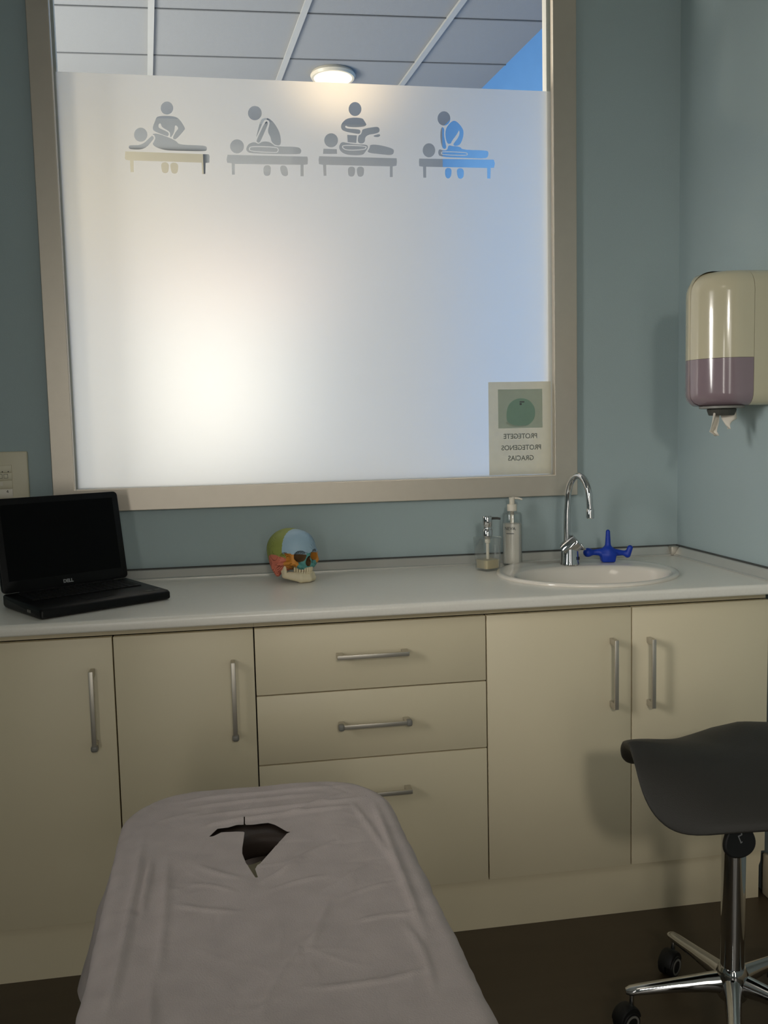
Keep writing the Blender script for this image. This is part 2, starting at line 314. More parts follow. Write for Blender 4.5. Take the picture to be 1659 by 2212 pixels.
# ------------------------------------------------------------------ measured outlines (metres): film cut-outs (x, z) and the slit in the sheet (x, y)
PICTO = [
 [
  ('b',[(-0.175,2.3222),(-0.1758,2.3174),(-0.1779,2.3128),(-0.1809,2.3088),(-0.1848,2.3057),(-0.1893,2.3037),(-0.1941,2.3029),(-0.1987,2.3034),(-0.2031,2.3051),(-0.2067,2.3079),(-0.2094,2.3117),(-0.211,2.3162),(-0.2114,2.321),(-0.2106,2.3259),(-0.2086,2.3304),(-0.2055,2.3344),(-0.2016,2.3375),(-0.1972,2.3395),(-0.1924,2.3403),(-0.1877,2.3399),(-0.1834,2.3381),(-0.1798,2.3353),(-0.1771,2.3315),(-0.1754,2.3271)]),
  ('s',[(-0.2241,2.2968),(-0.1986,2.2998),(-0.1702,2.2986),(-0.1571,2.2897),(-0.1427,2.2662),(-0.1448,2.26),(-0.1705,2.2321),(-0.1778,2.2326),(-0.1801,2.2372),(-0.1714,2.2538),(-0.1607,2.265),(-0.1723,2.2762),(-0.1743,2.2544),(-0.1849,2.2371),(-0.1881,2.2395),(-0.1869,2.2504),(-0.1924,2.2568),(-0.2109,2.2663),(-0.2127,2.276),(-0.2159,2.2777),(-0.2197,2.2739),(-0.2204,2.266),(-0.2166,2.2625),(-0.194,2.2531),(-0.1906,2.2481),(-0.1931,2.2408),(-0.1982,2.2407),(-0.2333,2.2537),(-0.2373,2.2604),(-0.2355,2.2698),(-0.229,2.2837)]),
  ('b',[(-0.2533,2.2434),(-0.2542,2.2381),(-0.2564,2.2332),(-0.2596,2.2289),(-0.2637,2.2256),(-0.2685,2.2234),(-0.2735,2.2226),(-0.2784,2.2232),(-0.2829,2.225),(-0.2867,2.2281),(-0.2896,2.2322),(-0.2913,2.237),(-0.2917,2.2422),(-0.2908,2.2475),(-0.2886,2.2524),(-0.2854,2.2566),(-0.2813,2.26),(-0.2766,2.2621),(-0.2716,2.263),(-0.2667,2.2624),(-0.2621,2.2606),(-0.2583,2.2575),(-0.2554,2.2534),(-0.2537,2.2486)]),
  ('s',[(-0.3021,2.2121),(-0.2696,2.213),(-0.243,2.239),(-0.2382,2.2409),(-0.2348,2.2356),(-0.2373,2.2294),(-0.2629,2.2005),(-0.3045,2.1994),(-0.3089,2.2047),(-0.3076,2.2101)]),
  ('s',[(-0.2402,2.2452),(-0.2263,2.2485),(-0.1904,2.2369),(-0.1689,2.2267),(-0.1634,2.217),(-0.0884,2.217),(-0.0812,2.2128),(-0.0815,2.2037),(-0.0872,2.1999),(-0.1701,2.1994),(-0.2102,2.2002),(-0.2423,2.2137),(-0.2326,2.2285),(-0.2305,2.2358),(-0.2338,2.2429)]),
  ('b',[(-0.3192,2.1936),(-0.0764,2.1917),(-0.0741,2.1856),(-0.0756,2.1673),(-0.0867,2.1663),(-0.0888,2.134),(-0.098,2.1338),(-0.0985,2.1667),(-0.2966,2.1682),(-0.2978,2.1346),(-0.3068,2.1344),(-0.3067,2.168),(-0.3185,2.1691),(-0.3212,2.1737)]),
  ('s',[(-0.218,2.1648),(-0.1946,2.1654),(-0.196,2.1406),(-0.2014,2.1339),(-0.2113,2.1337),(-0.2165,2.1401)]),
  ('s',[(-0.1917,2.1647),(-0.1671,2.1646),(-0.169,2.1394),(-0.1747,2.1331),(-0.1839,2.1329),(-0.1891,2.1389)]),
 ],
 [
  ('b',[(0.0857,2.3166),(0.0849,2.3111),(0.0826,2.306),(0.0792,2.3016),(0.0748,2.2981),(0.0697,2.2959),(0.0643,2.295),(0.059,2.2955),(0.0541,2.2975),(0.0499,2.3006),(0.0468,2.3049),(0.0449,2.3098),(0.0444,2.3152),(0.0453,2.3206),(0.0476,2.3257),(0.051,2.3301),(0.0554,2.3336),(0.0604,2.3358),(0.0658,2.3367),(0.0711,2.3362),(0.076,2.3343),(0.0802,2.3311),(0.0833,2.3269),(0.0852,2.3219)]),
  ('s',[(0.0863,2.3001),(0.0977,2.3034),(0.1108,2.2998),(0.1254,2.2848),(0.1396,2.2577),(0.1412,2.2234),(0.1233,2.2233),(0.1119,2.2336),(0.1098,2.2476),(0.1008,2.2628),(0.1084,2.2861),(0.1072,2.2953),(0.0983,2.2987),(0.0899,2.294),(0.0715,2.2538),(0.0655,2.2426),(0.0762,2.2796),(0.0824,2.2963)]),
  ('s',[(0.0942,2.2905),(0.1004,2.2929),(0.1033,2.2893),(0.1023,2.2823),(0.0783,2.2319),(0.0733,2.2289),(0.0677,2.2316),(0.0672,2.2371)]),
  ('b',[(0.0289,2.2177),(0.028,2.2123),(0.0258,2.2073),(0.0223,2.203),(0.0179,2.1996),(0.0129,2.1974),(0.0075,2.1965),(0.0022,2.1971),(-0.0027,2.199),(-0.0068,2.2022),(-0.0099,2.2063),(-0.0118,2.2112),(-0.0123,2.2165),(-0.0114,2.2219),(-0.0091,2.2269),(-0.0057,2.2312),(-0.0013,2.2346),(0.0037,2.2368),(0.0091,2.2377),(0.0144,2.2371),(0.0192,2.2352),(0.0234,2.2321),(0.0265,2.2279),(0.0284,2.223)]),
  ('s',[(0.0556,2.2306),(0.0643,2.2301),(0.0731,2.2252),(0.0828,2.2332),(0.1029,2.2341),(0.1159,2.2264),(0.1232,2.2199),(0.1918,2.2211),(0.2018,2.2132),(0.2008,2.2039),(0.1949,2.1982),(0.0488,2.1973),(0.037,2.2032),(0.0351,2.2123),(0.0423,2.2247)]),
  ('s',[(0.0496,2.2201),(0.1289,2.2194),(0.1339,2.2114),(0.1314,2.2039),(0.1244,2.2),(0.0479,2.2024),(0.0418,2.2107)]),
  ('s',[(0.0508,2.2175),(0.1273,2.2168),(0.131,2.2109),(0.1292,2.2056),(0.1239,2.2026),(0.0493,2.2049),(0.0451,2.2107)]),
  ('b',[(-0.0207,2.1918),(0.2196,2.1925),(0.2212,2.184),(0.2197,2.1698),(0.2073,2.168),(0.2063,2.1341),(0.1971,2.1339),(0.1981,2.1678),(-0.0004,2.1658),(-0.0015,2.1341),(-0.0098,2.134),(-0.0093,2.1671),(-0.0227,2.1686),(-0.0242,2.1777)]),
  ('s',[(0.0861,2.1639),(0.1081,2.1645),(0.1065,2.1403),(0.1013,2.1328),(0.0899,2.1325),(0.0845,2.1398)]),
  ('s',[(0.1346,2.164),(0.1556,2.1645),(0.1598,2.1416),(0.1565,2.1333),(0.145,2.1331),(0.1377,2.1411)]),
 ],
 [
  ('b',[(0.3902,2.3387),(0.3894,2.3333),(0.3873,2.3282),(0.384,2.3238),(0.3798,2.3203),(0.3749,2.3181),(0.3698,2.3172),(0.3647,2.3178),(0.3599,2.3197),(0.3559,2.3229),(0.3529,2.3271),(0.351,2.332),(0.3505,2.3374),(0.3513,2.3428),(0.3534,2.3479),(0.3567,2.3523),(0.3609,2.3557),(0.3657,2.358),(0.3709,2.3589),(0.376,2.3584),(0.3807,2.3564),(0.3847,2.3533),(0.3878,2.3491),(0.3896,2.3441)]),
  ('s',[(0.3469,2.3118),(0.3915,2.3133),(0.399,2.3033),(0.4069,2.2896),(0.3825,2.2842),(0.3462,2.284),(0.3415,2.2885),(0.3375,2.2851),(0.3422,2.2793),(0.3824,2.2786),(0.3861,2.2727),(0.384,2.2657),(0.3771,2.2641),(0.3314,2.271),(0.3244,2.2824),(0.3282,2.2955)]),
  ('b',[(0.3441,2.2608),(0.3741,2.2598),(0.3716,2.2374),(0.345,2.2389)]),
  ('s',[(0.3921,2.2799),(0.4337,2.2877),(0.4434,2.2861),(0.4461,2.2769),(0.4405,2.2683),(0.3999,2.2615),(0.3983,2.2367),(0.3755,2.2361),(0.378,2.2599),(0.3863,2.2629),(0.39,2.2714)]),
  ('s',[(0.4233,2.2599),(0.443,2.2665),(0.4478,2.2629),(0.4427,2.2572),(0.4305,2.2568)]),
  ('b',[(0.3152,2.2437),(0.3143,2.2382),(0.312,2.2331),(0.3086,2.2287),(0.3041,2.2253),(0.2989,2.223),(0.2934,2.2222),(0.2879,2.2227),(0.2829,2.2247),(0.2786,2.2279),(0.2754,2.2321),(0.2734,2.2371),(0.2728,2.2424),(0.2737,2.2479),(0.276,2.2529),(0.2794,2.2574),(0.2839,2.2608),(0.2891,2.263),(0.2946,2.2639),(0.3,2.2634),(0.3051,2.2614),(0.3094,2.2582),(0.3126,2.254),(0.3146,2.249)]),
  ('b',[(0.2697,2.2173),(0.3106,2.2171),(0.3112,2.2031),(0.2678,2.202)]),
  ('s',[(0.3257,2.2398),(0.3425,2.2366),(0.3739,2.2328),(0.4051,2.2337),(0.4087,2.2244),(0.3977,2.2101),(0.3926,2.203),(0.3731,2.2001),(0.3392,2.2015),(0.3225,2.2104),(0.3166,2.2242)]),
  ('s',[(0.3303,2.2316),(0.4006,2.2303),(0.4048,2.2243),(0.3968,2.2166),(0.3404,2.2128),(0.3252,2.2221)]),
  ('s',[(0.332,2.2287),(0.3989,2.2275),(0.401,2.2245),(0.3957,2.2193),(0.3413,2.2156),(0.329,2.2232)]),
  ('s',[(0.4138,2.2339),(0.4422,2.2338),(0.4861,2.2242),(0.4899,2.2149),(0.4832,2.203),(0.4464,2.2058),(0.4025,2.2093),(0.4136,2.2236)]),
  ('b',[(0.2561,2.1947),(0.4968,2.1949),(0.4976,2.1846),(0.4958,2.1727),(0.4839,2.1701),(0.4832,2.138),(0.4744,2.1378),(0.4751,2.1699),(0.2765,2.1697),(0.2765,2.1371),(0.2679,2.1369),(0.2669,2.1694),(0.2545,2.1715),(0.2539,2.1854)]),
  ('s',[(0.344,2.1657),(0.3664,2.1663),(0.3648,2.1438),(0.3593,2.1366),(0.3481,2.1364),(0.3434,2.1433)]),
  ('s',[(0.3712,2.1664),(0.3941,2.167),(0.3931,2.1444),(0.387,2.1368),(0.3763,2.1365),(0.3716,2.1439)]),
 ],
 [
  ('b',[(0.6702,2.3201),(0.6694,2.3144),(0.6673,2.3091),(0.6639,2.3045),(0.6596,2.3009),(0.6546,2.2986),(0.6493,2.2977),(0.644,2.2983),(0.6391,2.3003),(0.6349,2.3036),(0.6317,2.308),(0.6298,2.3131),(0.6292,2.3187),(0.63,2.3243),(0.6321,2.3296),(0.6354,2.3342),(0.6397,2.3378),(0.6447,2.3401),(0.65,2.341),(0.6553,2.3405),(0.6602,2.3385),(0.6644,2.3352),(0.6676,2.3308),(0.6696,2.3256)]),
  ('s',[(0.6422,2.2951),(0.6506,2.2888),(0.6488,2.2689),(0.6534,2.2454),(0.6566,2.2289),(0.6451,2.2262),(0.6379,2.2449),(0.6369,2.278)]),
  ('s',[(0.6547,2.2903),(0.6756,2.3136),(0.6906,2.3127),(0.7114,2.2897),(0.7121,2.2708),(0.7058,2.2516),(0.698,2.2395),(0.6829,2.2363),(0.6764,2.2413),(0.6933,2.2607),(0.6996,2.2751),(0.6978,2.2869),(0.692,2.2749),(0.6731,2.2507),(0.6704,2.243),(0.6589,2.2427),(0.6527,2.2643)]),
  ('b',[(0.62,2.2222),(0.6192,2.2167),(0.6171,2.2115),(0.6138,2.207),(0.6096,2.2035),(0.6048,2.2012),(0.5996,2.2004),(0.5945,2.201),(0.5897,2.203),(0.5856,2.2063),(0.5825,2.2106),(0.5806,2.2157),(0.5801,2.2211),(0.5809,2.2267),(0.5829,2.2318),(0.5862,2.2363),(0.5904,2.2398),(0.5952,2.2421),(0.6004,2.2429),(0.6055,2.2424),(0.6103,2.2404),(0.6144,2.2371),(0.6175,2.2328),(0.6194,2.2277)]),
  ('s',[(0.6326,2.2273),(0.645,2.222),(0.6591,2.2238),(0.6623,2.2395),(0.6754,2.2365),(0.7005,2.2353),(0.7079,2.226),(0.7865,2.2267),(0.7926,2.2207),(0.7904,2.2073),(0.7811,2.2013),(0.7253,2.2017),(0.6356,2.2023),(0.6283,2.2139)]),
  ('s',[(0.641,2.2204),(0.7205,2.2197),(0.7254,2.2141),(0.7213,2.2074),(0.6407,2.2081),(0.6379,2.2147)]),
  ('s',[(0.6424,2.218),(0.7192,2.2173),(0.7224,2.2138),(0.7199,2.2098),(0.6425,2.2105),(0.6406,2.2146)]),
  ('b',[(0.5686,2.1958),(0.8091,2.1986),(0.8126,2.1877),(0.8099,2.1742),(0.7986,2.173),(0.7972,2.1403),(0.787,2.1401),(0.7869,2.1727),(0.5901,2.1717),(0.5895,2.1385),(0.5805,2.1383),(0.5801,2.1715),(0.5682,2.1731),(0.5675,2.1863)]),
  ('s',[(0.6506,2.1694),(0.6718,2.1699),(0.6709,2.1485),(0.6647,2.1378),(0.6561,2.1376),(0.6502,2.1456)]),
  ('s',[(0.6884,2.1694),(0.7106,2.1699),(0.7113,2.147),(0.7051,2.1378),(0.6939,2.1375),(0.6891,2.1489)]),
 ],
]
SLIT = [(-0.0967,-1.2406),(-0.0823,-1.2114),(-0.0640,-1.2099),(-0.0473,-1.2023),(-0.0359,-1.2034),(-0.0351,-1.1706),(-0.0330,-1.1711),(-0.0335,-1.2039),(-0.0161,-1.2062),(0.0081,-1.2044),(0.0198,-1.2153),(0.0399,-1.2471),(0.0463,-1.2498),(0.0395,-1.2551),(0.0139,-1.3077),(-0.0076,-1.3513),(-0.0184,-1.3720),(-0.0141,-1.4018),(-0.0174,-1.4033),(-0.0265,-1.3726),(-0.0328,-1.3507),(-0.0387,-1.3162),(-0.0386,-1.2966),(-0.0343,-1.2326),(-0.0472,-1.2285),(-0.0755,-1.2278),(-0.0892,-1.2396)]

# ------------------------------------------------------------------ room shell
XR, XL, YB, ZC = 1.432, -1.75, -5.0, 3.0
X2XZ = R(PI/2, 'X')
def rect(x0, y0, x1, y1): return [(x0, y0), (x1, y0), (x1, y1), (x0, y1)]
S = lambda o: tag(o, kind='structure')
def kid(o, p):                     # a part whose mesh is in world coordinates
    o.parent = p; o.matrix_parent_inverse = p.matrix_basis.inverted() if p.parent is None else Matrix.Identity(4)
    return o
S(box('floor', (XL-.12, YB-.12, -.06), (XR+.12, 0.0, 0), m_floor))
S(box('ceiling', (XL-.12, YB-.12, ZC), (XR+.12, .0, ZC+.06), m_ceil))
S(flat('wall_back', [rect(XL-.12, 0, XR+.12, ZC), rect(-.53, 1.17, 1.02, 2.80)], m_wall, depth=.12, mtx=T(0, .06, 0) @ X2XZ))
S(box('wall_right', (XR, YB-.12, 0), (XR+.12, 0.0, ZC), m_wall))
S(box('wall_left', (XL-.12, YB-.12, 0), (XL, 0.0, ZC), m_wall))
S(flat('wall_rear', [rect(XL, 0, XR, ZC), rect(.30, .02, .80, 2.42), rect(-1.12, .25, -.78, 2.42)], m_wall, depth=.12, mtx=T(0, YB-.06, 0) @ X2XZ))
S(box('baseboard_right', (XR-.014, -4.99, 0), (XR, -.538, .125), m_base, bev=.006, seg=3))
S(box('baseboard_left', (XL, -4.99, 0), (XL+.012, -.002, .1), m_base, bev=.004))
# glazed door and side light behind the photographer
d1 = S(box('door_1', (.31, YB-.07, .02), (.79, YB-.05, 2.41), m_clear)); 
kid(flat('door_frame', [rect(.30, .02, .80, 2.42), rect(.36, .14, .74, 2.36)], m_door, depth=.05, mtx=T(0, YB-.06, 0) @ X2XZ), d1)
w3 = S(box('window_3', (-1.11, YB-.065, .26), (-.79, YB-.055, 2.41), m_clear))
kid(flat('window_frame', [rect(-1.12, .25, -.78, 2.42), rect(-1.09, .28, -.81, 2.39)], m_frame, depth=.05, mtx=T(0, YB-.06, 0) @ X2XZ), w3)

w4 = S(box('left_fill_window', (XL+.0005, -2.12, 1.28), (XL+.012, -1.68, 2.22), m_clear))  # window added on the unbroken left wall to go with the fill
kid(flat('window_frame', [rect(-2.16, 1.24, -1.64, 2.26), rect(-2.11, 1.29, -1.69, 2.21)], m_frame, depth=.03, mtx=T(XL+.016, 0, 0) @ R(PI/2, 'Z') @ X2XZ), w4)

# ------------------------------------------------------------------ the internal window with its frosted film
w1 = S(empty('window_1', (0.24, 0, 1.13)))
FI = rect(-.5104, 1.1955, .9951, 2.78); FO = rect(-.5695, 1.1312, 1.0684, 2.845)
kid(flat('window_frame', [FO, FI], m_frame, depth=.020, bevel=.002, mtx=T(0, -.010, 0) @ X2XZ), w1)
m_bead = mat('white_glazing_bead', (232, 230, 222), 0.5)
kid(flat('glazing_bead', [rect(-.524, 1.183, 1.010, 2.795), rect(-.504, 1.199, .989, 2.774)], m_bead, depth=.02, mtx=T(0, .036, 0) @ X2XZ), w1)
jam = kid(flat('inner_jamb', [rect(-.53, 1.17, 1.02, 2.80), rect(-.518, 1.182, 1.008, 2.788)], m_bead, depth=.07, mtx=T(0, .082, 0) @ X2XZ), w1)
pane = kid(box('glass_pane', (-.52, .004, 1.186), (1.005, .010, 2.79), m_clear), w1)
loops = []
for pic in PICTO:
    loops.append([chaikin(p, 2) if k == 's' else p for k, p in pic])
YF = .014
film = kid(flat('frosted_film', [rect(-.505, 1.186, 1.0, 2.4135)]+[l for p in loops for l in p], m_film, mtx=T(0, YF, 0) @ X2XZ), w1)
film.data.update()
plab = ['cut-out of a therapist pressing the side of a lying patient', 'cut-out of a therapist leaning straight arms on a lying patient',
        'cut-out of a therapist lifting the leg of a lying patient', 'cut-out of a therapist bent over a lying patient, blue showing through']
for lp, lb in zip(loops, plab):
    o = flat('pictogram', lp, m_inlay, mtx=T(0, YF, 0) @ X2XZ)
    kid(o, film)['label'] = lb

# notice taped to the glass, its print showing through mirrored
nt_ = empty('paper_notice', (.884, .002, 1.199), label='cream paper notice with mirrored lettering and pale green picture on the frosted glass', cat='notice')
def paper_mat(name, rgb, tr=.35):
    m = bpy.data.materials.new(name); m.use_nodes = True; n = m.node_tree; N = n.nodes; b = N['Principled BSDF']
    b.inputs['Roughness'].default_value = .8
    nz = N.new('ShaderNodeTexNoise'); nz.inputs['Scale'].default_value = 90
    mx = N.new('ShaderNodeMix'); mx.data_type = 'RGBA'; c = lin(rgb)
    mx.inputs['A'].default_value = tuple(v*.95 for v in c)+(1,); mx.inputs['B'].default_value = tuple(min(1, v*1.05) for v in c)+(1,)
    n.links.new(nz.outputs['Fac'], mx.inputs['Factor']); n.links.new(mx.outputs['Result'], b.inputs['Base Color'])
    t = N.new('ShaderNodeBsdfTranslucent'); n.links.new(mx.outputs['Result'], t.inputs[0])
    s = N.new('ShaderNodeMixShader'); s.inputs[0].default_value = tr
    n.links.new(b.outputs[0], s.inputs[1]); n.links.new(t.outputs[0], s.inputs[2]); n.links.new(s.outputs[0], N['Material Output'].inputs['Surface'])
    return m
m_sheetp = paper_mat('notice_paper', (218, 213, 194), .6)
m_pgreen = paper_mat('pale_green_print', (192, 202, 190), .55)
m_pgreen2 = paper_mat('mask_green_print', (170, 200, 185), .55)
m_pgreen3 = paper_mat('mask_highlight_print', (190, 200, 186), .55)
m_ptext = paper_mat('grey_print', (160, 164, 156), .5)
kid(flat('sheet', [rect(.779, 1.201, .989, 1.501)], m_sheetp, mtx=T(0, .0030, 0) @ X2XZ), nt_)
kid(flat('picture', [rect(.811, 1.352, .960, 1.477)], m_pgreen, mtx=T(0, .0026, 0) @ X2XZ), nt_)
def ring_pts(cx, cz, rx, rz, n=30, a0=0, a1=2*PI): return [(cx+rx*math.cos(a0+(a1-a0)*k/n), cz+rz*math.sin(a0+(a1-a0)*k/n)) for k in range(n)]
mk = chaikin([(.840, 1.372), (.838, 1.40), (.845, 1.43), (.872, 1.448), (.905, 1.448), (.930, 1.428), (.937, 1.40), (.930, 1.376), (.912, 1.360), (.885, 1.357), (.86, 1.362)], 2)
kid(flat('mask_picture', [mk], m_pgreen2, mtx=T(0, .0022, 0) @ X2XZ), nt_)
kid(flat('mask_strap', [chaikin([(.838, 1.374), (.858, 1.362), (.885, 1.359), (.908, 1.362), (.886, 1.355), (.855, 1.357), (.836, 1.368)], 1)], m_pgreen3, mtx=T(0, .0019, 0) @ X2XZ), nt_)
kid(flat('mask_mark', [rect(.883, 1.434, .899, 1.438), rect(.883, 1.426, .890, 1.4325)], m_ink, mtx=T(0, .0019, 0) @ X2XZ), nt_)
for ln, z, sx in (('PROTEGETE', 1.325, .885), ('PROTEGENOS', 1.288, .888), ('GRACIAS', 1.254, .886)):
    kid(text('lettering', ln, .0225, m_ptext, None, T(sx, .0023, z) @ X2XZ @ Matrix.Scale(-1, 4, (1, 0, 0)) @ Matrix.Scale(.95, 4, (1, 0, 0)), depth=.0001, bold=.0003), nt_)

# ------------------------------------------------------------------ the room beyond the glass
m_floor2 = mat('pale_corridor_floor', (190, 186, 178), .5)
S(box('floor_beyond', (-2.3, .12, -.06), (1.6, 2.3, 0), m_floor2))
m_ceil2 = mat('ceiling_tile', (150, 153, 158), 0.95, var=0.03, scale=60, bump=0.3, bscale=400)
m_tee = mat('white_ceiling_grid', (180, 182, 184), 0.6)
m_gap = mat('tile_shadow_gap', (120, 122, 126), 0.9)
S(box('ceiling_beyond', (-2.3, .12, ZC), (1.6, 2.3, ZC+.05), m_ceil2))
bm = bmesh.new(); bm2 = bmesh.new()
def seg_bar(b, p, q, w, z0, z1):
    p = Vector(p); q = Vector(q); d = (q-p); L = d.length; a = math.atan2(d.y, d.x)
    add_box(b, (0, -w/2, z0), (L, w/2, z1), 0, mtx=T(p.x, p.y, 0) @ R(a, 'Z'))
for k in range(-3, 3):              # wide bars running away from the window
    x = -.305+.582*k
    seg_bar(bm, (x+.09, .13), (x-.115, 2.15), .024, ZC-.012, ZC-.001)
for k in range(-1, 4):              # narrow joints across
    y0 = .905-.04*.3+.43*k
    seg_bar(bm2, (-2.2, y0+.078), (1.4, y0-.068), .007, ZC-.004, ZC-.0005)
S(bm_obj('trim_1', bm, m_tee)); S(bm_obj('trim_2', bm2, m_gap))
m_far = mat('pale_grey_paint', (172, 172, 172), .85, bump=.2)
m_blue_w = mat('strong_blue_paint', (92, 150, 218), .8, bump=.2, bscale=300)
m_creamw = mat('cream_door_paint', (192, 182, 160), .6)
S(flat('wall_beyond_far', [rect(-2.3, 0, 1.3, ZC), rect(-.44, 1.22, .16, 1.96), rect(-.44, 2.04, .40, 2.20)], m_far, depth=.1, mtx=T(0, 2.16, 0) @ X2XZ))
S(pyd('wall_beyond_right', [(1.375, .12, 0), (1.13, 2.2, 0), (1.13, 2.2, ZC), (1.375, .12, ZC), (1.47, .12, 0), (1.23, 2.2, 0), (1.23, 2.2, ZC), (1.47, .12, ZC)],
      [(0, 1, 2, 3), (4, 7, 6, 5), (0, 3, 7, 4), (1, 5, 6, 2), (3, 2, 6, 7), (0, 4, 5, 1)], m_blue_w))
S(flat('wall_beyond_left', [rect(-2.2, 0, -.12, ZC), rect(-1.75, .8, -.3, 2.6)], m_far, depth=.06, mtx=T(-2.26, 0, 0) @ R(-PI/2, 'Z') @ X2XZ))
S(box('trim_3', (-1.5, 2.09, 2.24), (-.15, 2.109, 2.83), m_creamw))
w2 = S(empty('window_2', (-.13, 2.12, 1.22)))
kid(box('bright_pane', (-.44, 2.14, 1.22), (.16, 2.15, 1.96), emit_mat('bright_daylight', (255, 246, 232), 2.1)), w2)
kid(box('transom_pane', (-.44, 2.14, 2.04), (.40, 2.15, 2.20), emit_mat('warm_lit_transom', (255, 214, 184), 2.2)), w2)
m_winf = mat('white_window_frame', (220, 222, 224), .5)
kid(flat('window_frame', [rect(-.47, 1.19, .43, 2.23), rect(-.43, 1.23, .15, 1.95), rect(-.43, 2.05, .39, 2.19)], m_winf, depth=.02, mtx=T(0, 2.10, 0) @ X2XZ), w2)
cl = empty('ceiling_lamp', (.47, 1.44, ZC), label='round glowing warm ceiling lamp seen through the clear strip above the frosted film', cat='lamp')
kid(lathe('lamp_rim', [(.098, 0), (.104, -.012), (.098, -.024), (.088, -.024), (.088, 0)], m_white_pl, None, 40, T(.47, 1.44, ZC-.0005), closed=True), cl)
kid(lathe('lamp_diffuser', [(.088, -.002), (.088, -.024), (.07, -.034), (.035, -.040), (0, -.041)], emit_mat('warm_lamp_glow', (255, 230, 186), 2.6), None, 40, T(.47, 1.44, ZC-.0005)), cl)

# ------------------------------------------------------------------ worktop, cabinets, plinth, profiles
ZT = .9166; ZB = .8882; YW = -.6146
yf = -.5726
prof = [(-.001, ZB), (-.001, ZT)]
for k in range(6): a = PI/2+k/5*PI/2; prof.append((YW+.010+.010*math.cos(a), ZT-.010+.010*math.sin(a)))
for k in range(5): a = PI+k/4*PI/2; prof.append((YW+.006+.006*math.cos(a), ZB+.006+.006*math.sin(a)))
wt = prism('worktop', prof, -.74, XR-.001, m_top, autos=50)
SX, SY = .990, -.292
bm = bmesh.new(); add_lathe(bm, [(0, .80), (1, .80), (1, 1.0), (0, 1.0)], 48); bmesh.ops.transform(bm, matrix=T(SX, SY, 0) @ Matrix.Diagonal((.248, .232, 1, 1)), verts=bm.verts)
cut(wt, bm_obj('cutter', bm, m_top))
tag(wt, 'long pale grey laminate worktop running under the window to the corner', 'worktop')
def carcass(x0, x1, parent):
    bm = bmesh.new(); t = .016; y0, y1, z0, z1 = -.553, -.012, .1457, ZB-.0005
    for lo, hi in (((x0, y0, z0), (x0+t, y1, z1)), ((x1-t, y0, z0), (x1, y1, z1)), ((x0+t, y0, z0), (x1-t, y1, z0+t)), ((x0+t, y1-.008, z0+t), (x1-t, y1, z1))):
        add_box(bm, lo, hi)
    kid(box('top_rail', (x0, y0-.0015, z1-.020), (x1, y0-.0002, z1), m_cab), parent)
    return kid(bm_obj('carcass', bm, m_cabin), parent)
def front(name, x0, x1, z0, z1, parent):
    g = .0016
    return kid(box(name, (x0+g, yf, z0+g), (x1-g, yf+.018, z1-g), m_cab, bev=.0012), parent)
def handle(px, pz, L, vert, parent, capped=()):
    # square bow handle; origin at its middle, standing off the front
    bm = bmesh.new(); y = yf
    add_box(bm, (-.0055, y-.036, -L/2), (.0055, y-.028, L/2), .0012)
    for s in (-1, 1):
        z1 = s*L/2; z0 = z1-s*.016
        add_box(bm, (-.0055, y-.030, min(z0, z1)), (.0055, y-.0003, max(z0, z1)), .0012)
    mt = T(px, 0, pz) @ (Matrix.Identity(4) if vert else R(PI/2, 'Y'))
    bmesh.ops.transform(bm, matrix=mt, verts=bm.verts)
    h = kid(bm_obj('handle', bm, m_steel, autos=35), parent)
    for s in capped:
        kid(box('handle_end_cap', (-.0085, y-.040, s*L/2-.012 if s > 0 else s*L/2-.003), (.0085, y-.0215, s*L/2+.003 if s > 0 else s*L/2+.012), m_grey_pl, bev=.005, seg=3, mtx=mt), parent)['label'] = 'grey rounded cap over the handle end'
    return h
Z0, Z1 = .1457, .8675
b1 = empty('base_cabinet', (-.342, -.28, 0.1457), label='cream two-door base cabinet under the laptop', cat='cabinet', group='cream base cabinets under the worktop')
carcass(-.6845, -.0002, b1)
da = front('door', -.683, -.3415, Z0, Z1, b1); db = front('door', -.3415, 0, Z0, Z1, b1)
b2 = empty('drawer_cabinet', (.3, -.28, 0.1457), label='cream base cabinet of three drawers with horizontal bar handles', cat='cabinet', group='cream base cabinets under the worktop')
carcass(.0002, .5998, b2)
dr = [front('drawer', 0, .6, z0, z1, b2) for z0, z1 in ((.693, Z1), (.5121, .693), (Z0, .5121))]
b3 = empty('base_cabinet', (1.0, -.28, 0.1457), label='cream two-door base cabinet under the sink', cat='cabinet', group='cream base cabinets under the worktop')
carcass(.6002, 1.406, b3)
dc = front('door', .6, 1.004, Z0, Z1, b3); dd = front('door', 1.004, 1.406, Z0, Z1, b3)
def on(p, *a, **k): return handle(*a, parent=p, **k)
on(da, -.391, .694, .195, True, capped=(-1,))
on(db, -.0535, .694, .195, True, capped=(-1,))
on(dr[0], .297, .787, .184, False)
on(dr[1], .298, .607, .184, False, capped=(-1, 1))
on(dr[2], .298, .4245, .184, False)
on(dc, .9465, .693, .188, True)
on(dd, 1.052, .689, .188, True)
pl = prism('plinth', [(-.6845, 0.0005), (1.3985, 0.0005), (1.3985, .095), (1.4035, .108), (1.4055, .1452), (-.6845, .1452)], -.5541, -.538, m_cab, axis='y')
tag(pl, 'cream plinth board along the floor under the base cabinets', 'plinth')
tp = [(-.0005, ZT+.0002), (-.034, ZT+.0002), (-.034, ZT+.003), (-.028, ZT+.006), (-.015, ZT+.026), (-.010, ZT+.0285), (-.0005, ZT+.0285)]
t4 = S(prism('trim_4', tp, -.74, XR-.04, m_trim)); 
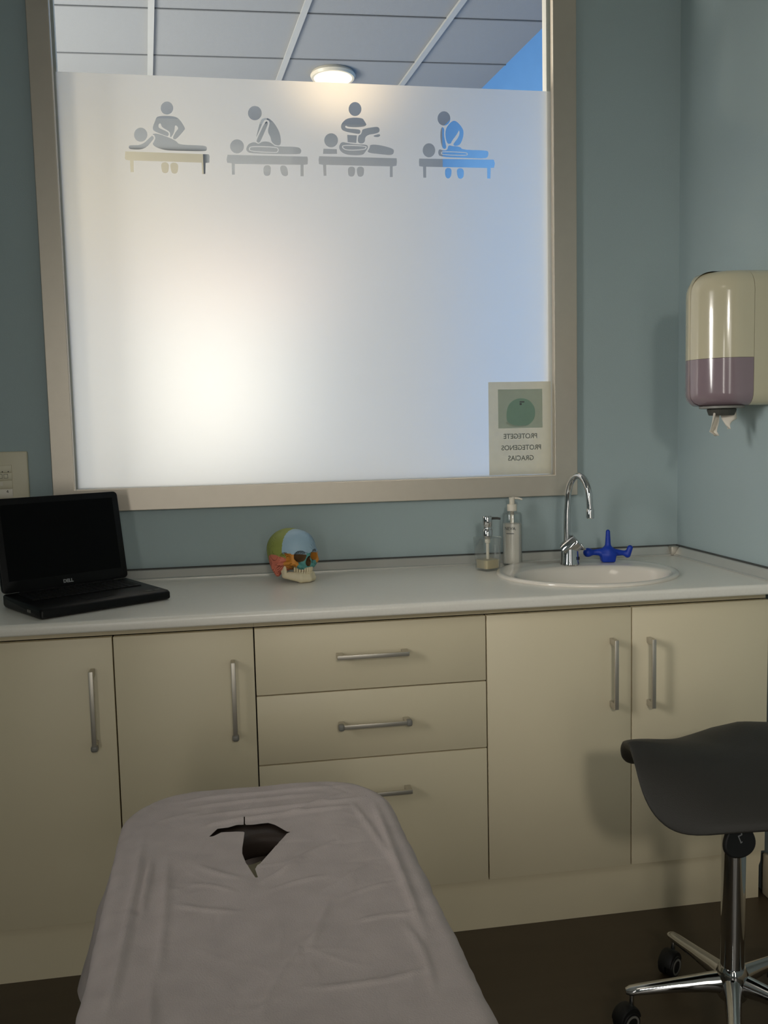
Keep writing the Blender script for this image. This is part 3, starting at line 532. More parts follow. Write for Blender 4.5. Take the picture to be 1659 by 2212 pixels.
lip = prism('rubber_lip', [(-.0005, ZT+.0287), (-.011, ZT+.0287), (-.009, ZT+.032), (-.0005, ZT+.032)], -.74, XR-.001, m_trimdark); lip.parent = t4
t5 = S(prism('trim_5', [(XR+a, z) for a, z in tp], -.61, -.04, m_trim, axis='y'))
lip = prism('rubber_lip', [(XR+a, z) for a, z in [(-.0005, ZT+.0287), (-.011, ZT+.0287), (-.009, ZT+.032), (-.0005, ZT+.032)]], -.61, -.012, m_trimdark, axis='y'); lip.parent = t5
bm = bmesh.new(); add_box(bm, (XR-.040, -.0390, ZT+.0003), (XR-.0125, -.0125, ZT+.0300), .003); 
S(bm_obj('trim_6', bm, m_steel, autos=35))

# ------------------------------------------------------------------ sink, tap, blue tool
sk = empty('sink', (SX, SY, ZT), label='glossy pale oval inset sink in the worktop near the corner', cat='sink')
def ell_rings(name, rings, m, parent, n=72, close=True, autos=60):
    v = []; f = []
    for cx, cy, a, b, z in rings:
        for k in range(n): t = 2*PI*k/n; v.append((cx+a*math.cos(t), cy+b*math.sin(t), z))
    for i in range(len(rings)-(0 if close else 1)):
        j = (i+1) % len(rings)
        for k in range(n): f.append((i*n+k, i*n+(k+1) % n, j*n+(k+1) % n, j*n+k))
    return kid(pyd(name, v, f, m, autos=autos), parent)
bx, by = .990, -.345
rg = [(SX, SY, .268, .249, ZT+.0003), (SX, SY, .269, .250, ZT+.004), (SX, SY, .266, .247, ZT+.008), (SX, SY, .258, .239, ZT+.0095), (SX, SY-.004, .248, .229, ZT+.008),
      (SX, SY-.02, .240, .200, ZT+.0055), (bx, by+.004, .236, .166, ZT+.005), (bx, by, .229, .158, ZT+.002), (bx, by, .222, .151, ZT-.008), (bx, by, .212, .142, ZT-.04), (bx, by, .19, .124, ZT-.09),
      (bx, by, .145, .092, ZT-.125), (bx, by, .08, .06, ZT-.137), (bx, by, .024, .024, ZT-.140), (bx, by, .024, .024, ZT-.150), (bx, by, .09, .07, ZT-.147), (bx, by, .155, .102, ZT-.133),
      (bx, by, .20, .134, ZT-.096), (bx, by, .222, .152, ZT-.044), (bx, by+.01, .236, .17, ZT-.006), (SX, SY, .240, .224, ZT+.0003)]
ell_rings('basin', rg, m_ceramic, sk)
kid(lathe('drain', [(0, -.1405), (.012, -.1395), (.0235, -.1385), (.0235, -.148), (0, -.148)], m_chrome, mtx=T(bx, by, ZT)), sk)

FX, FY, FZ = .992, -.152, ZT+.0052
TS = Matrix.Scale(1.22, 4)
tap = empty('tap', (FX, FY, FZ), label='chrome swan-neck mixer tap on the back of the sink', cat='tap')
lathe('body', [(0, 0), (.0245, 0), (.0245, .004), (.0235, .007), (.0215, .035), (.020, .046), (0, .046)], m_chrome, tap, 40, TS)
tilt = R(math.radians(-18), 'Z') @ R(math.radians(52), 'Y')
lathe('lever', [(0, -.026), (.0200, -.026), (.0215, -.018), (.0225, .010), (.0215, .0165), (.017, .019), (0, .0195)], m_chrome, tap, 40, TS @ T(.006, -.001, .050) @ tilt)
box('lever_tab', (.010, -.006, .016), (.030, .006, .0215), m_chrome, tap, bev=.002, mtx=TS @ T(.006, -.001, .050) @ tilt)
box('slot', (-.0012, -.0242, .014), (.0012, -.0205, .022), m_rubber, tap, mtx=TS @ T(.011, .0015, 0) @ R(math.radians(14), 'Z'))
dx, dy = .030, -.100
pts = [(-.008, .002, .040), (-.008, .002, .10), (-.007, .002, .16), (-.005, .001, .195)]
rad = .0095
for k in range(1, 17):
    t = k/16; a = t*PI*.96
    s = (1-math.cos(a))/2
    pts.append((-.005+dx*s, .001+dy*s, .205+.076*math.sin(a)))
pts += [(-.005+dx*1.01, .001+dy*1.01, .196), (-.005+dx*1.03, .001+dy*1.03, .180)]
tube('spout', pts, [.0105]*3+[.0100]+[.0098]*(len(pts)-4), m_chrome, tap, 24)
e = Vector(pts[-1])
lathe('aerator', [(0, -.026), (.0100, -.026), (.0122, -.024), (.0122, -.004), (.0102, .003), (0, .003)], m_chrome, tap, 32, T(*e))

# blue massage tool: a foot, an upright prong and two knobbed arms in one moulding
def tool(x, y, z):
    P = (x, y, z)
    d = rbox(P, (0, 0, .014), (.0235-.12*(.026-z), .017, .014), .004)
    d = smin(d, cap(P, (0, 0, .022), (0, 0, .032), .021, .019), .012)
    d = smin(d, cap(P, (0, 0, .03), (0, 0, .096), .0105, .0064), .008)
    d = smin(d, cap(P, (-.005, 0, .031), (-.052, 0, .031), .0140, .0080), .008)
    d = smin(d, cap(P, (-.064, 0, .0305), (-.064, 0, .0310), .0142), .010)
    d = smin(d, cap(P, (.005, 0, .031), (.050, 0, .027), .0140, .0076), .008)
    d = smin(d, cap(P, (.062, 0, .021), (.070, 0, .043), .0098, .0086), .009)
    return np.maximum(d, -z)
v, f = nets(tool, (-.085, -.03, -.004), (.088, .03, .108), 110)
bt = pyd('massage_tool', v, f, m_blue, smooth=True); bt.location = (1.123, -.142, ZT+.0065); bt.rotation_euler = (0, 0, math.radians(-10))
tag(bt, 'blue plastic massage tool with a prong and two knobbed arms, standing behind the sink', 'massage tool')

# ------------------------------------------------------------------ soap dispensers
sd = empty('soap_dispenser', (.727, -.150, ZT+.0006), math.radians(24), label='square clear soap dispenser with chrome pump and a little cream soap, beside the sink', cat='soap dispenser')
def sq_loft(name, levels, m, parent, r=.008, seg=5, close=False, autos=30):
    v = []; f = []; n = 4*(seg+1)
    for hx, z in levels:
        rr = min(r, hx*.6)
        for q in range(4):
            cx, cy = ((1, 1), (-1, 1), (-1, -1), (1, -1))[q]
            for k in range(seg+1):
                a = q*PI/2+k/seg*PI/2
                v.append((cx*(hx-rr)+rr*math.cos(a), cy*(hx-rr)+rr*math.sin(a), z))
    L = len(levels)
    for i in range(L if close else L-1):
        j = (i+1) % L
        for k in range(n): f.append((i*n+k, i*n+(k+1) % n, j*n+(k+1) % n, j*n+k))
    if not close: f.append(list(range(n))[::-1]); f.append([(L-1)*n+k for k in range(n)])
    return pyd(name, v, f, m, parent, autos=autos)
sq_loft('bottle', [(.0275, 0), (.0285, .002), (.0335, .100), (.0325, .103), (.014, .106), (.013, .1045), (.0312, .100), (.0263, .006), (.004, .006)], m_clearpl, sd, close=False)
sq_loft('soap', [(.0255, .007), (.0270, .033)], m_soap, sd, r=.006)
lathe('pump', [(0, .1065), (.0155, .1065), (.0155, .124), (.0135, .127), (.0125, .130), (.0125, .136), (.0145, .140), (.0150, .164), (.0135, .167), (0, .167)], m_chrome, sd, 32)
tube('spout', [(0, 0, .160), (.030, -.012, .159), (.0385, -.0155, .157)], [.0042, .0038, .0034], m_trimdark, sd, 12)
tube('dip_tube', [(0, 0, .104), (0, 0, .085), (0, 0, .083), (0, 0, .034)], [.0085, .0085, .0050, .0048], m_white_pl, sd, 12)

lb = empty('lotion_bottle', (.832, -.068, ZT+.0006), label='tall round lotion bottle with white pump, behind the square soap dispenser', cat='bottle')
lathe('bottle', [(0, 0), (.029, 0), (.031, .003), (.031, .160), (.029, .166), (.016, .170), (.013, .172), (.013, .168), (.0275, .163), (.0295, .158), (.0295, .005), (0, .005)], m_clearpl, lb, 40)
lathe('lotion', [(0, .0055), (.0288, .0055), (.0290, .132), (0, .132)], m_lotion, lb, 40)
lathe('pump', [(0, .1725), (.0155, .1725), (.0155, .192), (.014, .194), (.0085, .194), (.0085, .2105), (.0095, .2115), (.0095, .2155), (0, .2165)], m_white_pl, lb, 32)
tube('nozzle', [(0, 0, .2135), (.018, -.006, .2125), (.031, -.010, .2085)], [.0042, .0036, .0028], m_white_pl, lb, 12)
tube('dip_tube', [(0, 0, .171), (0, 0, .1325)], .006, m_white_pl, lb, 12)
def wrap(o, r, ang):       # bend flat lettering (x along, z up) round a cylinder
    for v in o.data.vertices:
        a = v.co.x/r+ang; rr = r+(-v.co.y); v.co = (rr*math.sin(a), -rr*math.cos(a), v.co.z)
lt = text('lettering', 'NEVA', .0145, m_ink, None, T(0, 0, .118) @ X2XZ, depth=.0001); wrap(lt, .0313, -.55); lt.parent = lb
lt = box('label_line', (-.012, -.0002, .1015), (.013, .0001, .1035), m_ink); 
bm = bmesh.new(); bm.from_mesh(lt.data); bmesh.ops.subdivide_edges(bm, edges=[e for e in bm.edges if abs(e.verts[0].co.x-e.verts[1].co.x) > .01], cuts=8); bm.to_mesh(lt.data); bm.free()
wrap(lt, .0313, -.55); lt.parent = lb

# ------------------------------------------------------------------ model skull with coloured bones
c_fr = mat('light_blue_bone', (158, 186, 204), .5, var=.06, scale=40); c_pa = mat('olive_green_bone', (140, 150, 72), .55, var=.08, scale=40)
c_te = mat('salmon_bone', (206, 116, 94), .55, var=.06, scale=40); c_zy = mat('orange_bone', (206, 136, 50), .5, var=.08, scale=40)
c_zr = mat('rust_orange_bone', (190, 92, 40), .5, var=.08, scale=40)
c_ma = mat('teal_bone', (84, 146, 140), .5, var=.06, scale=40); c_bo = mat('ivory_bone', (222, 210, 178), .5, var=.05, scale=40)
c_dk = mat('dark_cavity_bone', (104, 78, 46), .7, var=.2, scale=60)
def cranium(f, l, z):
    P = (f, l, z); A = (f, np.abs(l), z)
    d = ell(P, (-1.4, 0, 9.6), (8.0, 6.7, 6.5))
    d = smin(d, ell(P, (2.8, 0, 10.2), (4.4, 5.4, 5.3)), 1.2)
    d = smin(d, ell(A, (-1.5, 4.2, 5.8), (4.2, 2.0, 3.4)), 1.5)                 # temporal bulge
    d = np.maximum(d, -ell(A, (3.4, 6.5, 7.3), (2.6, 1.7, 2.4)))                 # temporal hollow
    d = smin(d, rbox(P, (4.7, 0, 6.0), (2.2, 2.2, 1.8), 1.2), .9)                # upper jaw
    d = smin(d, cap(A, (6.2, 1.2, 9.6), (5.0, 4.3, 9.2), .85, .8), .7)           # brow
    d = smin(d, cap(A, (5.0, 4.4, 9.0), (5.2, 4.5, 6.6), .7, .8), .5)            # outer orbit
    d = smin(d, cap(A, (5.2, 4.4, 6.4), (.2, 6.3, 5.6), .75, .5), .45)           # cheek arch
    d = smin(d, cap(A, (5.3, 4.2, 6.2), (6.0, 2.4, 5.0), .95, .9), .7)           # cheek bone
    d = smin(d, cap(A, (-2.6, 5.3, 4.4), (-1.8, 5.0, 2.2), 1.1, .7), .8)         # mastoid
    d = smin(d, cap(P, (6.3, 0, 9.0), (7.2, 0, 7.5), .75, .55), .5)              # nose bridge
    d = smin(d, rbox(P, (4.8, 0, 4.6), (2.25, 2.1, .6), .55), .5)                  # tooth ridge
    d = np.maximum(d, -ell(A, (6.4, 2.8, 8.2), (3.6, 1.95, 1.75)))             # eye sockets
    d = np.maximum(d, -ell(P, (7.0, 0, 6.1), (2.4, 1.0, 1.15)))                  # nose opening
    d = np.maximum(d, -ell(P, (7.0, 0, 7.0), (2.0, .62, 1.1)))
    return d
def jaw(f, l, z):
    A = (f, np.abs(l), z)
    d = cap(A, (7.0, 0, 1.1), (6.0, 2.2, 1.15), 1.05, 1.05)
    d = smin(d, cap(A, (6.0, 2.2, 1.15), (1.2, 4.7, 2.0), 1.05, .8), .5)
    d = smin(d, cap(A, (6.7, 0, 2.2), (5.7, 2.2, 2.3), .85, .85), .5)
    d = smin(d, cap(A, (5.7, 2.2, 2.3), (2.6, 3.9, 2.6), .85, .75), .5)
    for t in (0, .35, .7, 1):
        d = smin(d, cap(A, (1.0+1.0*t-.2, 4.75, 2.1), (-.2+2.2*t-.1, 5.1, 5.4-.2*t), .5, .42), .35)
    return np.maximum(d, -z)
SKL = empty('skull_model', (.128, -.165, ZT+.0008), math.radians(-53), label='anatomical model skull with coloured bones on the worktop under the window', cat='skull')
v, f = nets(cranium, (-10.2, -8, 1.0), (9, 8, 17), 88)
v = np.array(v); K = .0096
cen = np.array([v[list(q)].mean(0) for q in f]); fx, lx, zx = cen[:, 0], np.abs(cen[:, 1]), cen[:, 2]; ls = cen[:, 1]
nsock = ((fx-6.4)/3.65)**2+((lx-2.8)/2.0)**2+((zx-8.2)/1.8)**2
nnose = np.minimum(((fx-7)/2.5)**2+(lx/1.05)**2+((zx-6.1)/1.2)**2, ((fx-7)/2.1)**2+(lx/.67)**2+((zx-7)/1.15)**2)
reg = np.full(len(f), 1)                                             # parietal
reg[(fx > 1.9-.035*(zx-10)**2*np.sign(zx-10)) & (zx > 8.9)] = 0                     # frontal
reg[(fx <= 2.4) & (fx > -5.6+.3*(zx-4)) & (zx < 8.6-.09*(fx+1.4)**2) & (lx > 2.0)] = 2
reg[(fx > 2.4) & (zx <= 9.2) & (lx > 3.3)] = 3
reg[(fx > 2.4) & (zx <= 8.6) & (lx > 2.0) & (fx < 3.2)] = 3
reg[(fx >= 3.2) & (zx <= 8.9) & (lx <= 3.5)] = 4
reg[(fx > 4.6) & (zx <= 5.6) & (lx <= 3.9)] = 4
reg[(fx > 5.2) & (zx > 8.9)] = 0
reg[(fx > .5) & (zx < 3.6) & (fx < 3)] = 5
reg[nsock < 1.02] = 6; reg[(nsock < 1.02) & (zx > 8.5)] = 0; reg[(nsock < 1.02) & (zx <= 8.5) & (lx > 3.0)] = 3
reg[nnose < 1.02] = 7
names = ['frontal_bone', 'parietal_bone', 'temporal_bone', 'cheek_bone', 'upper_jaw', 'palate', 'eye_socket', 'nose_cavity']
ms = [c_fr, c_pa, c_te, c_zy, c_ma, c_bo, c_dk, c_dk]
F = [list(q) for q in f]
def split_part(name, faces, m):
    ids = sorted({i for q in faces for i in q}); mp = {j: k for k, j in enumerate(ids)}
    me = bpy.data.meshes.new(name); me.from_pydata([tuple(v[i]*K) for i in ids], [], [tuple(mp[i] for i in q) for q in faces]); me.update()
    return link(name, me, m, SKL, True)
for r in range(8):
    fs = [F[i] for i in np.where(reg == r)[0]]
    if fs: split_part(names[r], fs, ms[r])
jv, jf = nets(jaw, (-1.5, -6.5, -.3), (9, 6.5, 6.5), 80)
pyd('lower_jaw', np.array(jv)*K, jf, c_bo, SKL, smooth=True)
for row, (z0, z1, zc, off) in {'upper': (3.45, 4.7, 3.4, .30), 'lower': (2.6, 3.5, 2.55, .15)}.items():
    bm = bmesh.new()
    for k in range(14):
        t = (k-6.5)/6.5; a = t*1.25
        fxx = 3.1+(3.95+off)*math.cos(a*1.12); ly = 2.9*math.sin(a); w = .25 if abs(t) < .5 else .30
        add_box(bm, (-.36*K, -w*K, z0*K), (.36*K, w*K, z1*K), .16*K, 2, T(fxx*K, ly*K, 0) @ R(math.atan2(ly*1.6, fxx-3.2+.01), 'Z'))
    bm_obj(row+'_teeth', bm, c_bo, SKL, autos=50)

# ------------------------------------------------------------------ laptop
la = math.radians(33.9)
LP = empty('laptop', (-.3583, -.4778, ZT+.0008), la, label='open black laptop with a dark screen at the left end of the worktop', cat='laptop')
LW, LD = .175, .247
bm = bmesh.new(); prf = [(0, .004), (.008, .0), (LD-.01, 0), (LD, .006), (LD, .030), (LD-.004, .033), (.010, .026), (.003, .023), (0, .019)]
A = [bm.verts.new((-LW, y, z)) for y, z in prf]; B = [bm.verts.new((LW, y, z)) for y, z in prf]
for i in range(len(prf)): bm.faces.new((A[i], A[(i+1) % len(prf)], B[(i+1) % len(prf)], B[i]))
bm.faces.new(A[::-1]); bm.faces.new(B)
bmesh.ops.bevel(bm, geom=[e for e in bm.edges if e.verts[0].co.x*e.verts[1].co.x > 0], offset=.007, segments=3, profile=.5, affect='EDGES')
base = bm_obj('base', bm, m_black, LP, autos=40)
sl = math.atan2(.033-.026, LD-.014)
kt = T(0, .010, .0262) @ R(sl, 'X')
bm = bmesh.new()
for r in range(6):
    n = 15 if r else 17
    x = -.148; wk = .296/n
    for k in range(n):
        if r == 5 and 4 <= k <= 8:
            if k == 4: add_box(bm, (x+.001, .098+r*0, 0), (x+wk*5-.001, .098+.0155, .0024), .001)
            x += wk; continue
        y = .098+(5-r)*.0185
        add_box(bm, (x+.0009, y, 0), (x+wk-.0009, y+.0165, .0024), .0008); x += wk
bmesh.ops.transform(bm, matrix=kt, verts=bm.verts)
kb = bm_obj('keyboard', bm, m_key, LP)
box('touchpad', (-.045, .022, .0001), (.035, .072, .0007), m_key, LP, mtx=kt)
for x in (.118, .142): box('sticker', (x, .010, .0001), (x+.017, .026, .0005), m_dgrey_pl, LP, mtx=kt)
for y in (.062, .074): box('port', (-LW-.0004, y, .009), (-LW+.002, y+.008, .016), m_grey_pl, LP)
TLT = math.radians(10.5)
lt_ = T(0, LD-.006, .030) @ R(-TLT, 'X')
bm = bmesh.new(); add_box(bm, (-LW, -.004, .004), (LW, .012, .2535), 0)
bmesh.ops.bevel(bm, geom=[e for e in bm.edges if abs(e.verts[0].co.y-e.verts[1].co.y) > .01], offset=.012, segments=4, profile=.5, affect='EDGES')
bmesh.ops.bevel(bm, geom=[e for e in bm.edges if abs(e.verts[0].co.y-e.verts[1].co.y) < 1e-4], offset=.002, segments=2, profile=.5, affect='EDGES')
bmesh.ops.transform(bm, matrix=lt_, verts=bm.verts)
lid = bm_obj('lid', bm, m_black, LP, autos=40)
box('display', (-.157, -.0046, .034), (.157, -.0041, .236), m_screen, lid, mtx=lt_)
text('lettering', 'DELL', .0125, m_logo, lid, lt_ @ T(0, -.0044, .017) @ X2XZ, depth=.0003, bold=.0006)
tube('hinge', [(-.13, LD-.004, .031), (.13, LD-.004, .031)], .006, m_black, LP, 16)

# ------------------------------------------------------------------ socket panel
sp = empty('socket_panel', (-.72, 0, 1.22), label='ivory wall panel of switches and sockets behind the laptop', cat='socket panel')
kid(box('plate', (-.80, -.012, 1.13), (-.640, -.0005, 1.3165), m_cream_pl, bev=.004, seg=3), sp)
mx1 = -.6855
def module(z0, z1, m=m_cream_pl): return kid(box('module', (-.765, -.0150, z0), (mx1, -.0118, z1), m, bev=.0012), sp)
m1 = module(1.2555, 1.277); m2 = module(1.233, 1.2545); m3 = module(1.2085, 1.2315); m4 = module(1.18, 1.2065, m_white_pl); m5 = module(1.145, 1.178)
for x in (-.7115, -.695): kid(lathe('screw', [(0, 0), (.0016, 0), (.0016, .001), (0, .001)], m_rubber, None, 12, T(x, -.0150, 1.2575) @ R(PI/2, 'X')), m1)
kid(flat('inner_outline', [rect(-.7085, 1.238, -.6965, 1.2505), rect(-.7075, 1.239, -.6975, 1.2495)], m_dgrey_pl, mtx=T(0, -.0152, 0) @ X2XZ), m2)
kid(flat('inner_outline', [rect(-.724, 1.238, -.712, 1.2505), rect(-.723, 1.239, -.713, 1.2495)], m_dgrey_pl, mtx=T(0, -.0152, 0) @ X2XZ), m2)
kid(box('white_tag', (-.735, -.0156, 1.216), (-.7125, -.0149, 1.2285), m_white_pl), m3)
kid(text('number', '4', .0125, m_rubber, None, T(-.7005, -.0153, 1.1985) @ X2XZ), m4)

# ------------------------------------------------------------------ towel dispenser on the right-hand wall
TD = empty('towel_dispenser', (XR, -.43, 1.40), label='glossy white and mauve paper towel dispenser on the wall above the corner', cat='dispenser')
lo = (XR-.201, -.545, 1.400); hi = (XR-.0008, -.345, 1.768)
def rounded(lo, hi, r):      # D-shaped in plan, rounded over at top and bottom
    bm = bmesh.new(); yc = (lo[1]+hi[1])/2; hw = (hi[1]-lo[1])/2; D = hi[0]-lo[0]; rp = .105
    def ring(z, ins):
        h_, d_, q = hw-ins, D-ins, rp-ins*.5
        p = [(hi[0]+.06, yc-h_)]
        for k in range(13):
            a = k/12*PI/2; p.append((hi[0]-d_+q-q*math.sin(a), yc-h_+q-q*math.cos(a)))
        for k in range(13):
            a = k/12*PI/2; p.append((hi[0]-d_+q-q*math.cos(a), yc+h_-q+q*math.sin(a)))
        p.append((hi[0]+.06, yc+h_))
        return [bm.verts.new((x, y, z)) for x, y in p]
    rs = []
    for k in range(8): a = k/7*PI/2; rs.append(ring(lo[2]+.036*(1-math.cos(a)), .030*(1-math.sin(a))))
    for k in range(10): a = k/9*PI/2; rs.append(ring(hi[2]-.060*(1-math.sin(a)), .048*(1-math.cos(a))))
    n = len(rs[0])
    for A, B in zip(rs, rs[1:]):
        for k in range(n): bm.faces.new((A[k], A[(k+1) % n], B[(k+1) % n], B[k]))
    bm.faces.new(rs[0][::-1]); bm.faces.new(rs[-1])
    return bm
def slab(bm, co, no, outer):
    g = bmesh.ops.bisect_plane(bm, geom=bm.verts[:]+bm.edges[:]+bm.faces[:], plane_co=co, plane_no=no, clear_outer=outer, clear_inner=not outer)
    ed = [e for e in g['geom_cut'] if isinstance(e, bmesh.types.BMEdge)]
    bmesh.ops.edgeloop_fill(bm, edges=ed)
xs = XR-.066; zs = 1.5285
b = rounded(lo, hi, .052); slab(b, (XR-.0008, 0, 0), (1, 0, 0), True); slab(b, (xs+.0012, 0, 0), (1, 0, 0), False)
kid(bm_obj('housing', b, m_disp, autos=40), TD)
b = rounded(lo, hi, .052); slab(b, (xs, 0, 0), (1, 0, 0), True); slab(b, (0, 0, zs+.0008), (0, 0, 1), False)
kid(bm_obj('cover', b, m_disp, autos=40), TD)
b = rounded(lo, hi, .052); slab(b, (xs, 0, 0), (1, 0, 0), True); slab(b, (0, 0, zs), (0, 0, 1), True)
kid(bm_obj('fill_window', b, m_mauve, autos=40), TD)
nx, ny = XR-.118, -.475
kid(lathe('bottom_rim', [(0, 0), (.060, 0), (.060, -.006), (.05, -.0065), (0, -.0065)], m_grey_pl, None, 40, T(nx, ny, 1.3995)), TD)
bm = bmesh.new()
for k in range(10):
    a = 2*PI*k/10
    mt = T(nx, ny, 1.393) @ R(a, 'Z') @ T(.036, 0, 0) @ R(math.radians(18), 'Y')
    add_box(bm, (-.0035, -.0125, -.020), (.0035, .0125, 0), .0034, 3, mt)
kid(bm_obj('nozzle', bm, m_dgrey_pl, autos=50), TD)
def scrap(name, cx, cy, w, pts, ph):
    v = []; f = []; n = 9
    for i, (t, x0, x1, dxz) in enumerate(pts):
        for k in range(n):
            u = k/(n-1); a = u*2.4+ph
            x = x0+(x1-x0)*u
            v.append((cx+x, cy+.010*math.sin(a*2+i*.5)+dxz, 1.398-t))
    for i in range(len(pts)-1):
        for k in range(n-1): f.append((i*n+k, i*n+k+1, (i+1)*n+k+1, (i+1)*n+k))
    return f, v
pt = empty('paper_towel', (nx, ny, 1.39), label='torn white paper ends hanging from the dispenser nozzle', cat='paper towel')
for cx, prof_ in ((-.035, [(0, .012, .030), (.02, 0, .026), (.04, -.006, .020), (.06, -.012, .010), (.068, -.016, .004), (.074, -.004, .004), (.080, .004, .0055)]),
                 (.010, [(0, -.014, .026), (.02, -.014, .028), (.034, -.012, .030), (.042, -.010, .016), (.052, -.008, .004), (.062, -.004, -.001)])):
    fc, vv = scrap('x', nx+cx, ny-.006, 0, [(t, a, b, -.004*i) for i, (t, a, b) in enumerate(prof_)], cx*40)
    o = pyd('torn_end', vv, fc, m_paper, smooth=True); md = o.modifiers.new('thick', 'SOLIDIFY'); md.thickness = .0012
    kid(o, pt)

# ------------------------------------------------------------------ massage table and its draped sheet
TX, HW, CR, YH, YT = -.010, .232, .125, -1.035, -2.62
SKEW = .030            # the table stands a little askew to the cabinets
ZS = .644
MT = empty('massage_table', (TX, -1.8, 0), label='black padded massage table with a face hole, under the pale disposable sheet', cat='massage table')
def rrect(x0, y0, x1, y1, r, n=10):
    p = []
    for cx, cy, a0 in ((x1-r, y1-r, 0), (x0+r, y1-r, PI/2), (x0+r, y0+r, PI), (x1-r, y0+r, 1.5*PI)):
        p += [(cx+r*math.cos(a0+k/n*PI/2), cy+r*math.sin(a0+k/n*PI/2)) for k in range(n+1)]
    return p
HC = (-.010, -1.322)
SKM = T(TX, YH, 0) @ R(math.atan(SKEW), 'Z') @ T(-TX, -YH, 0)
kid(flat('cushion', [rrect(TX-HW+.012, YT, TX+HW-.012, YH-.012, CR-.012), ring_pts(HC[0], HC[1], .078, .092, 48)], m_brownvinyl, depth=.018, bevel=.012, bres=3, mtx=SKM @ T(0, 0, .6385-.021)), MT)
kid(flat('frame_board', [rrect(TX-HW+.03, YT+.03, TX+HW-.03, YH-.04, CR-.02), ring_pts(HC[0], HC[1]+.03, .17, .24, 40)], m_black, depth=.014, mtx=SKM @ T(0, 0, .5885)), MT)
for sx in (-1, 1):
    for y in (-1.22, -2.4):
        kid(tube('leg', [SKM @ Vector((TX+sx*.165, y, .0015)), SKM @ Vector((TX+sx*.165, y, .5805))], .018, m_steel, n=16), MT)
    kid(tube('side_rail', [SKM @ Vector((TX+sx*.165, -1.22, .18)), SKM @ Vector((TX+sx*.165, -2.4, .18))], .012, m_steel, n=12), MT)

def rr_sdf(x, y):
    x = x-SKEW*(YH-y)
    cx, cy = TX, (YH+YT)/2; hx, hy = HW, (YH-YT)/2
    qx, qy = np.abs(x-cx)-(hx-CR), np.abs(y-cy)-(hy-CR)
    out = np.sqrt(np.maximum(qx, 0)**2+np.maximum(qy, 0)**2)
    d = out+np.minimum(np.maximum(qx, qy), 0)-CR
    gx = np.where(out > 0, np.maximum(qx, 0)/np.maximum(out, 1e-9), np.where(qx > qy, 1, 0))*np.sign(x-cx)
    gy = np.where(out > 0, np.maximum(qy, 0)/np.maximum(out, 1e-9), np.where(qx > qy, 0, 1))*np.sign(y-cy)
    return d, gx, gy
st = .0046
DR = .30
gxs = np.arange(TX-HW-DR, TX+HW+DR+st/2, st); gys = np.arange(-2.50, YH+.20, st)
Xg, Yg = np.meshgrid(gxs, gys, indexing='ij')
Xf, Yf = Xg.ravel(), Yg.ravel()
d, nx_, ny_ = rr_sdf(Xf, Yf)
s_ = np.maximum(d, 0); rf = .022
arc = rf*PI/2
# over the edge: a small roll, then a slanting fall that flares out in folds
per = np.where(np.abs(ny_) > np.abs(nx_), Xf*1.0, Yf*1.0)
fold = .5+.5*np.sin(per*19+1.3*np.sin(per*7.1))
flare = math.radians(9)+np.radians(7)*fold*np.clip(s_/.15, 0, 1)
th = np.minimum(s_/rf, PI/2-flare)
t_arc = th*rf
o1 = rf*np.sin(th); z1 = rf*(1-np.cos(th))
rest = np.maximum(s_-t_arc, 0)
off = o1+rest*np.sin(flare); dz = z1+rest*np.cos(flare)
ripple = .006*np.sin(per*34+2*np.sin(per*11))*np.clip((s_-.02)/.12, 0, 1)
corner = np.abs(nx_*ny_)*2
ripple += .016*np.sin(np.arctan2(ny_, nx_)*9)*corner*np.clip((s_-.02)/.15, 0, 1)
px_ = Xf-nx_*s_+nx_*(off+ripple); py_ = Yf-ny_*s_+ny_*(off+ripple); pz_ = ZS-dz
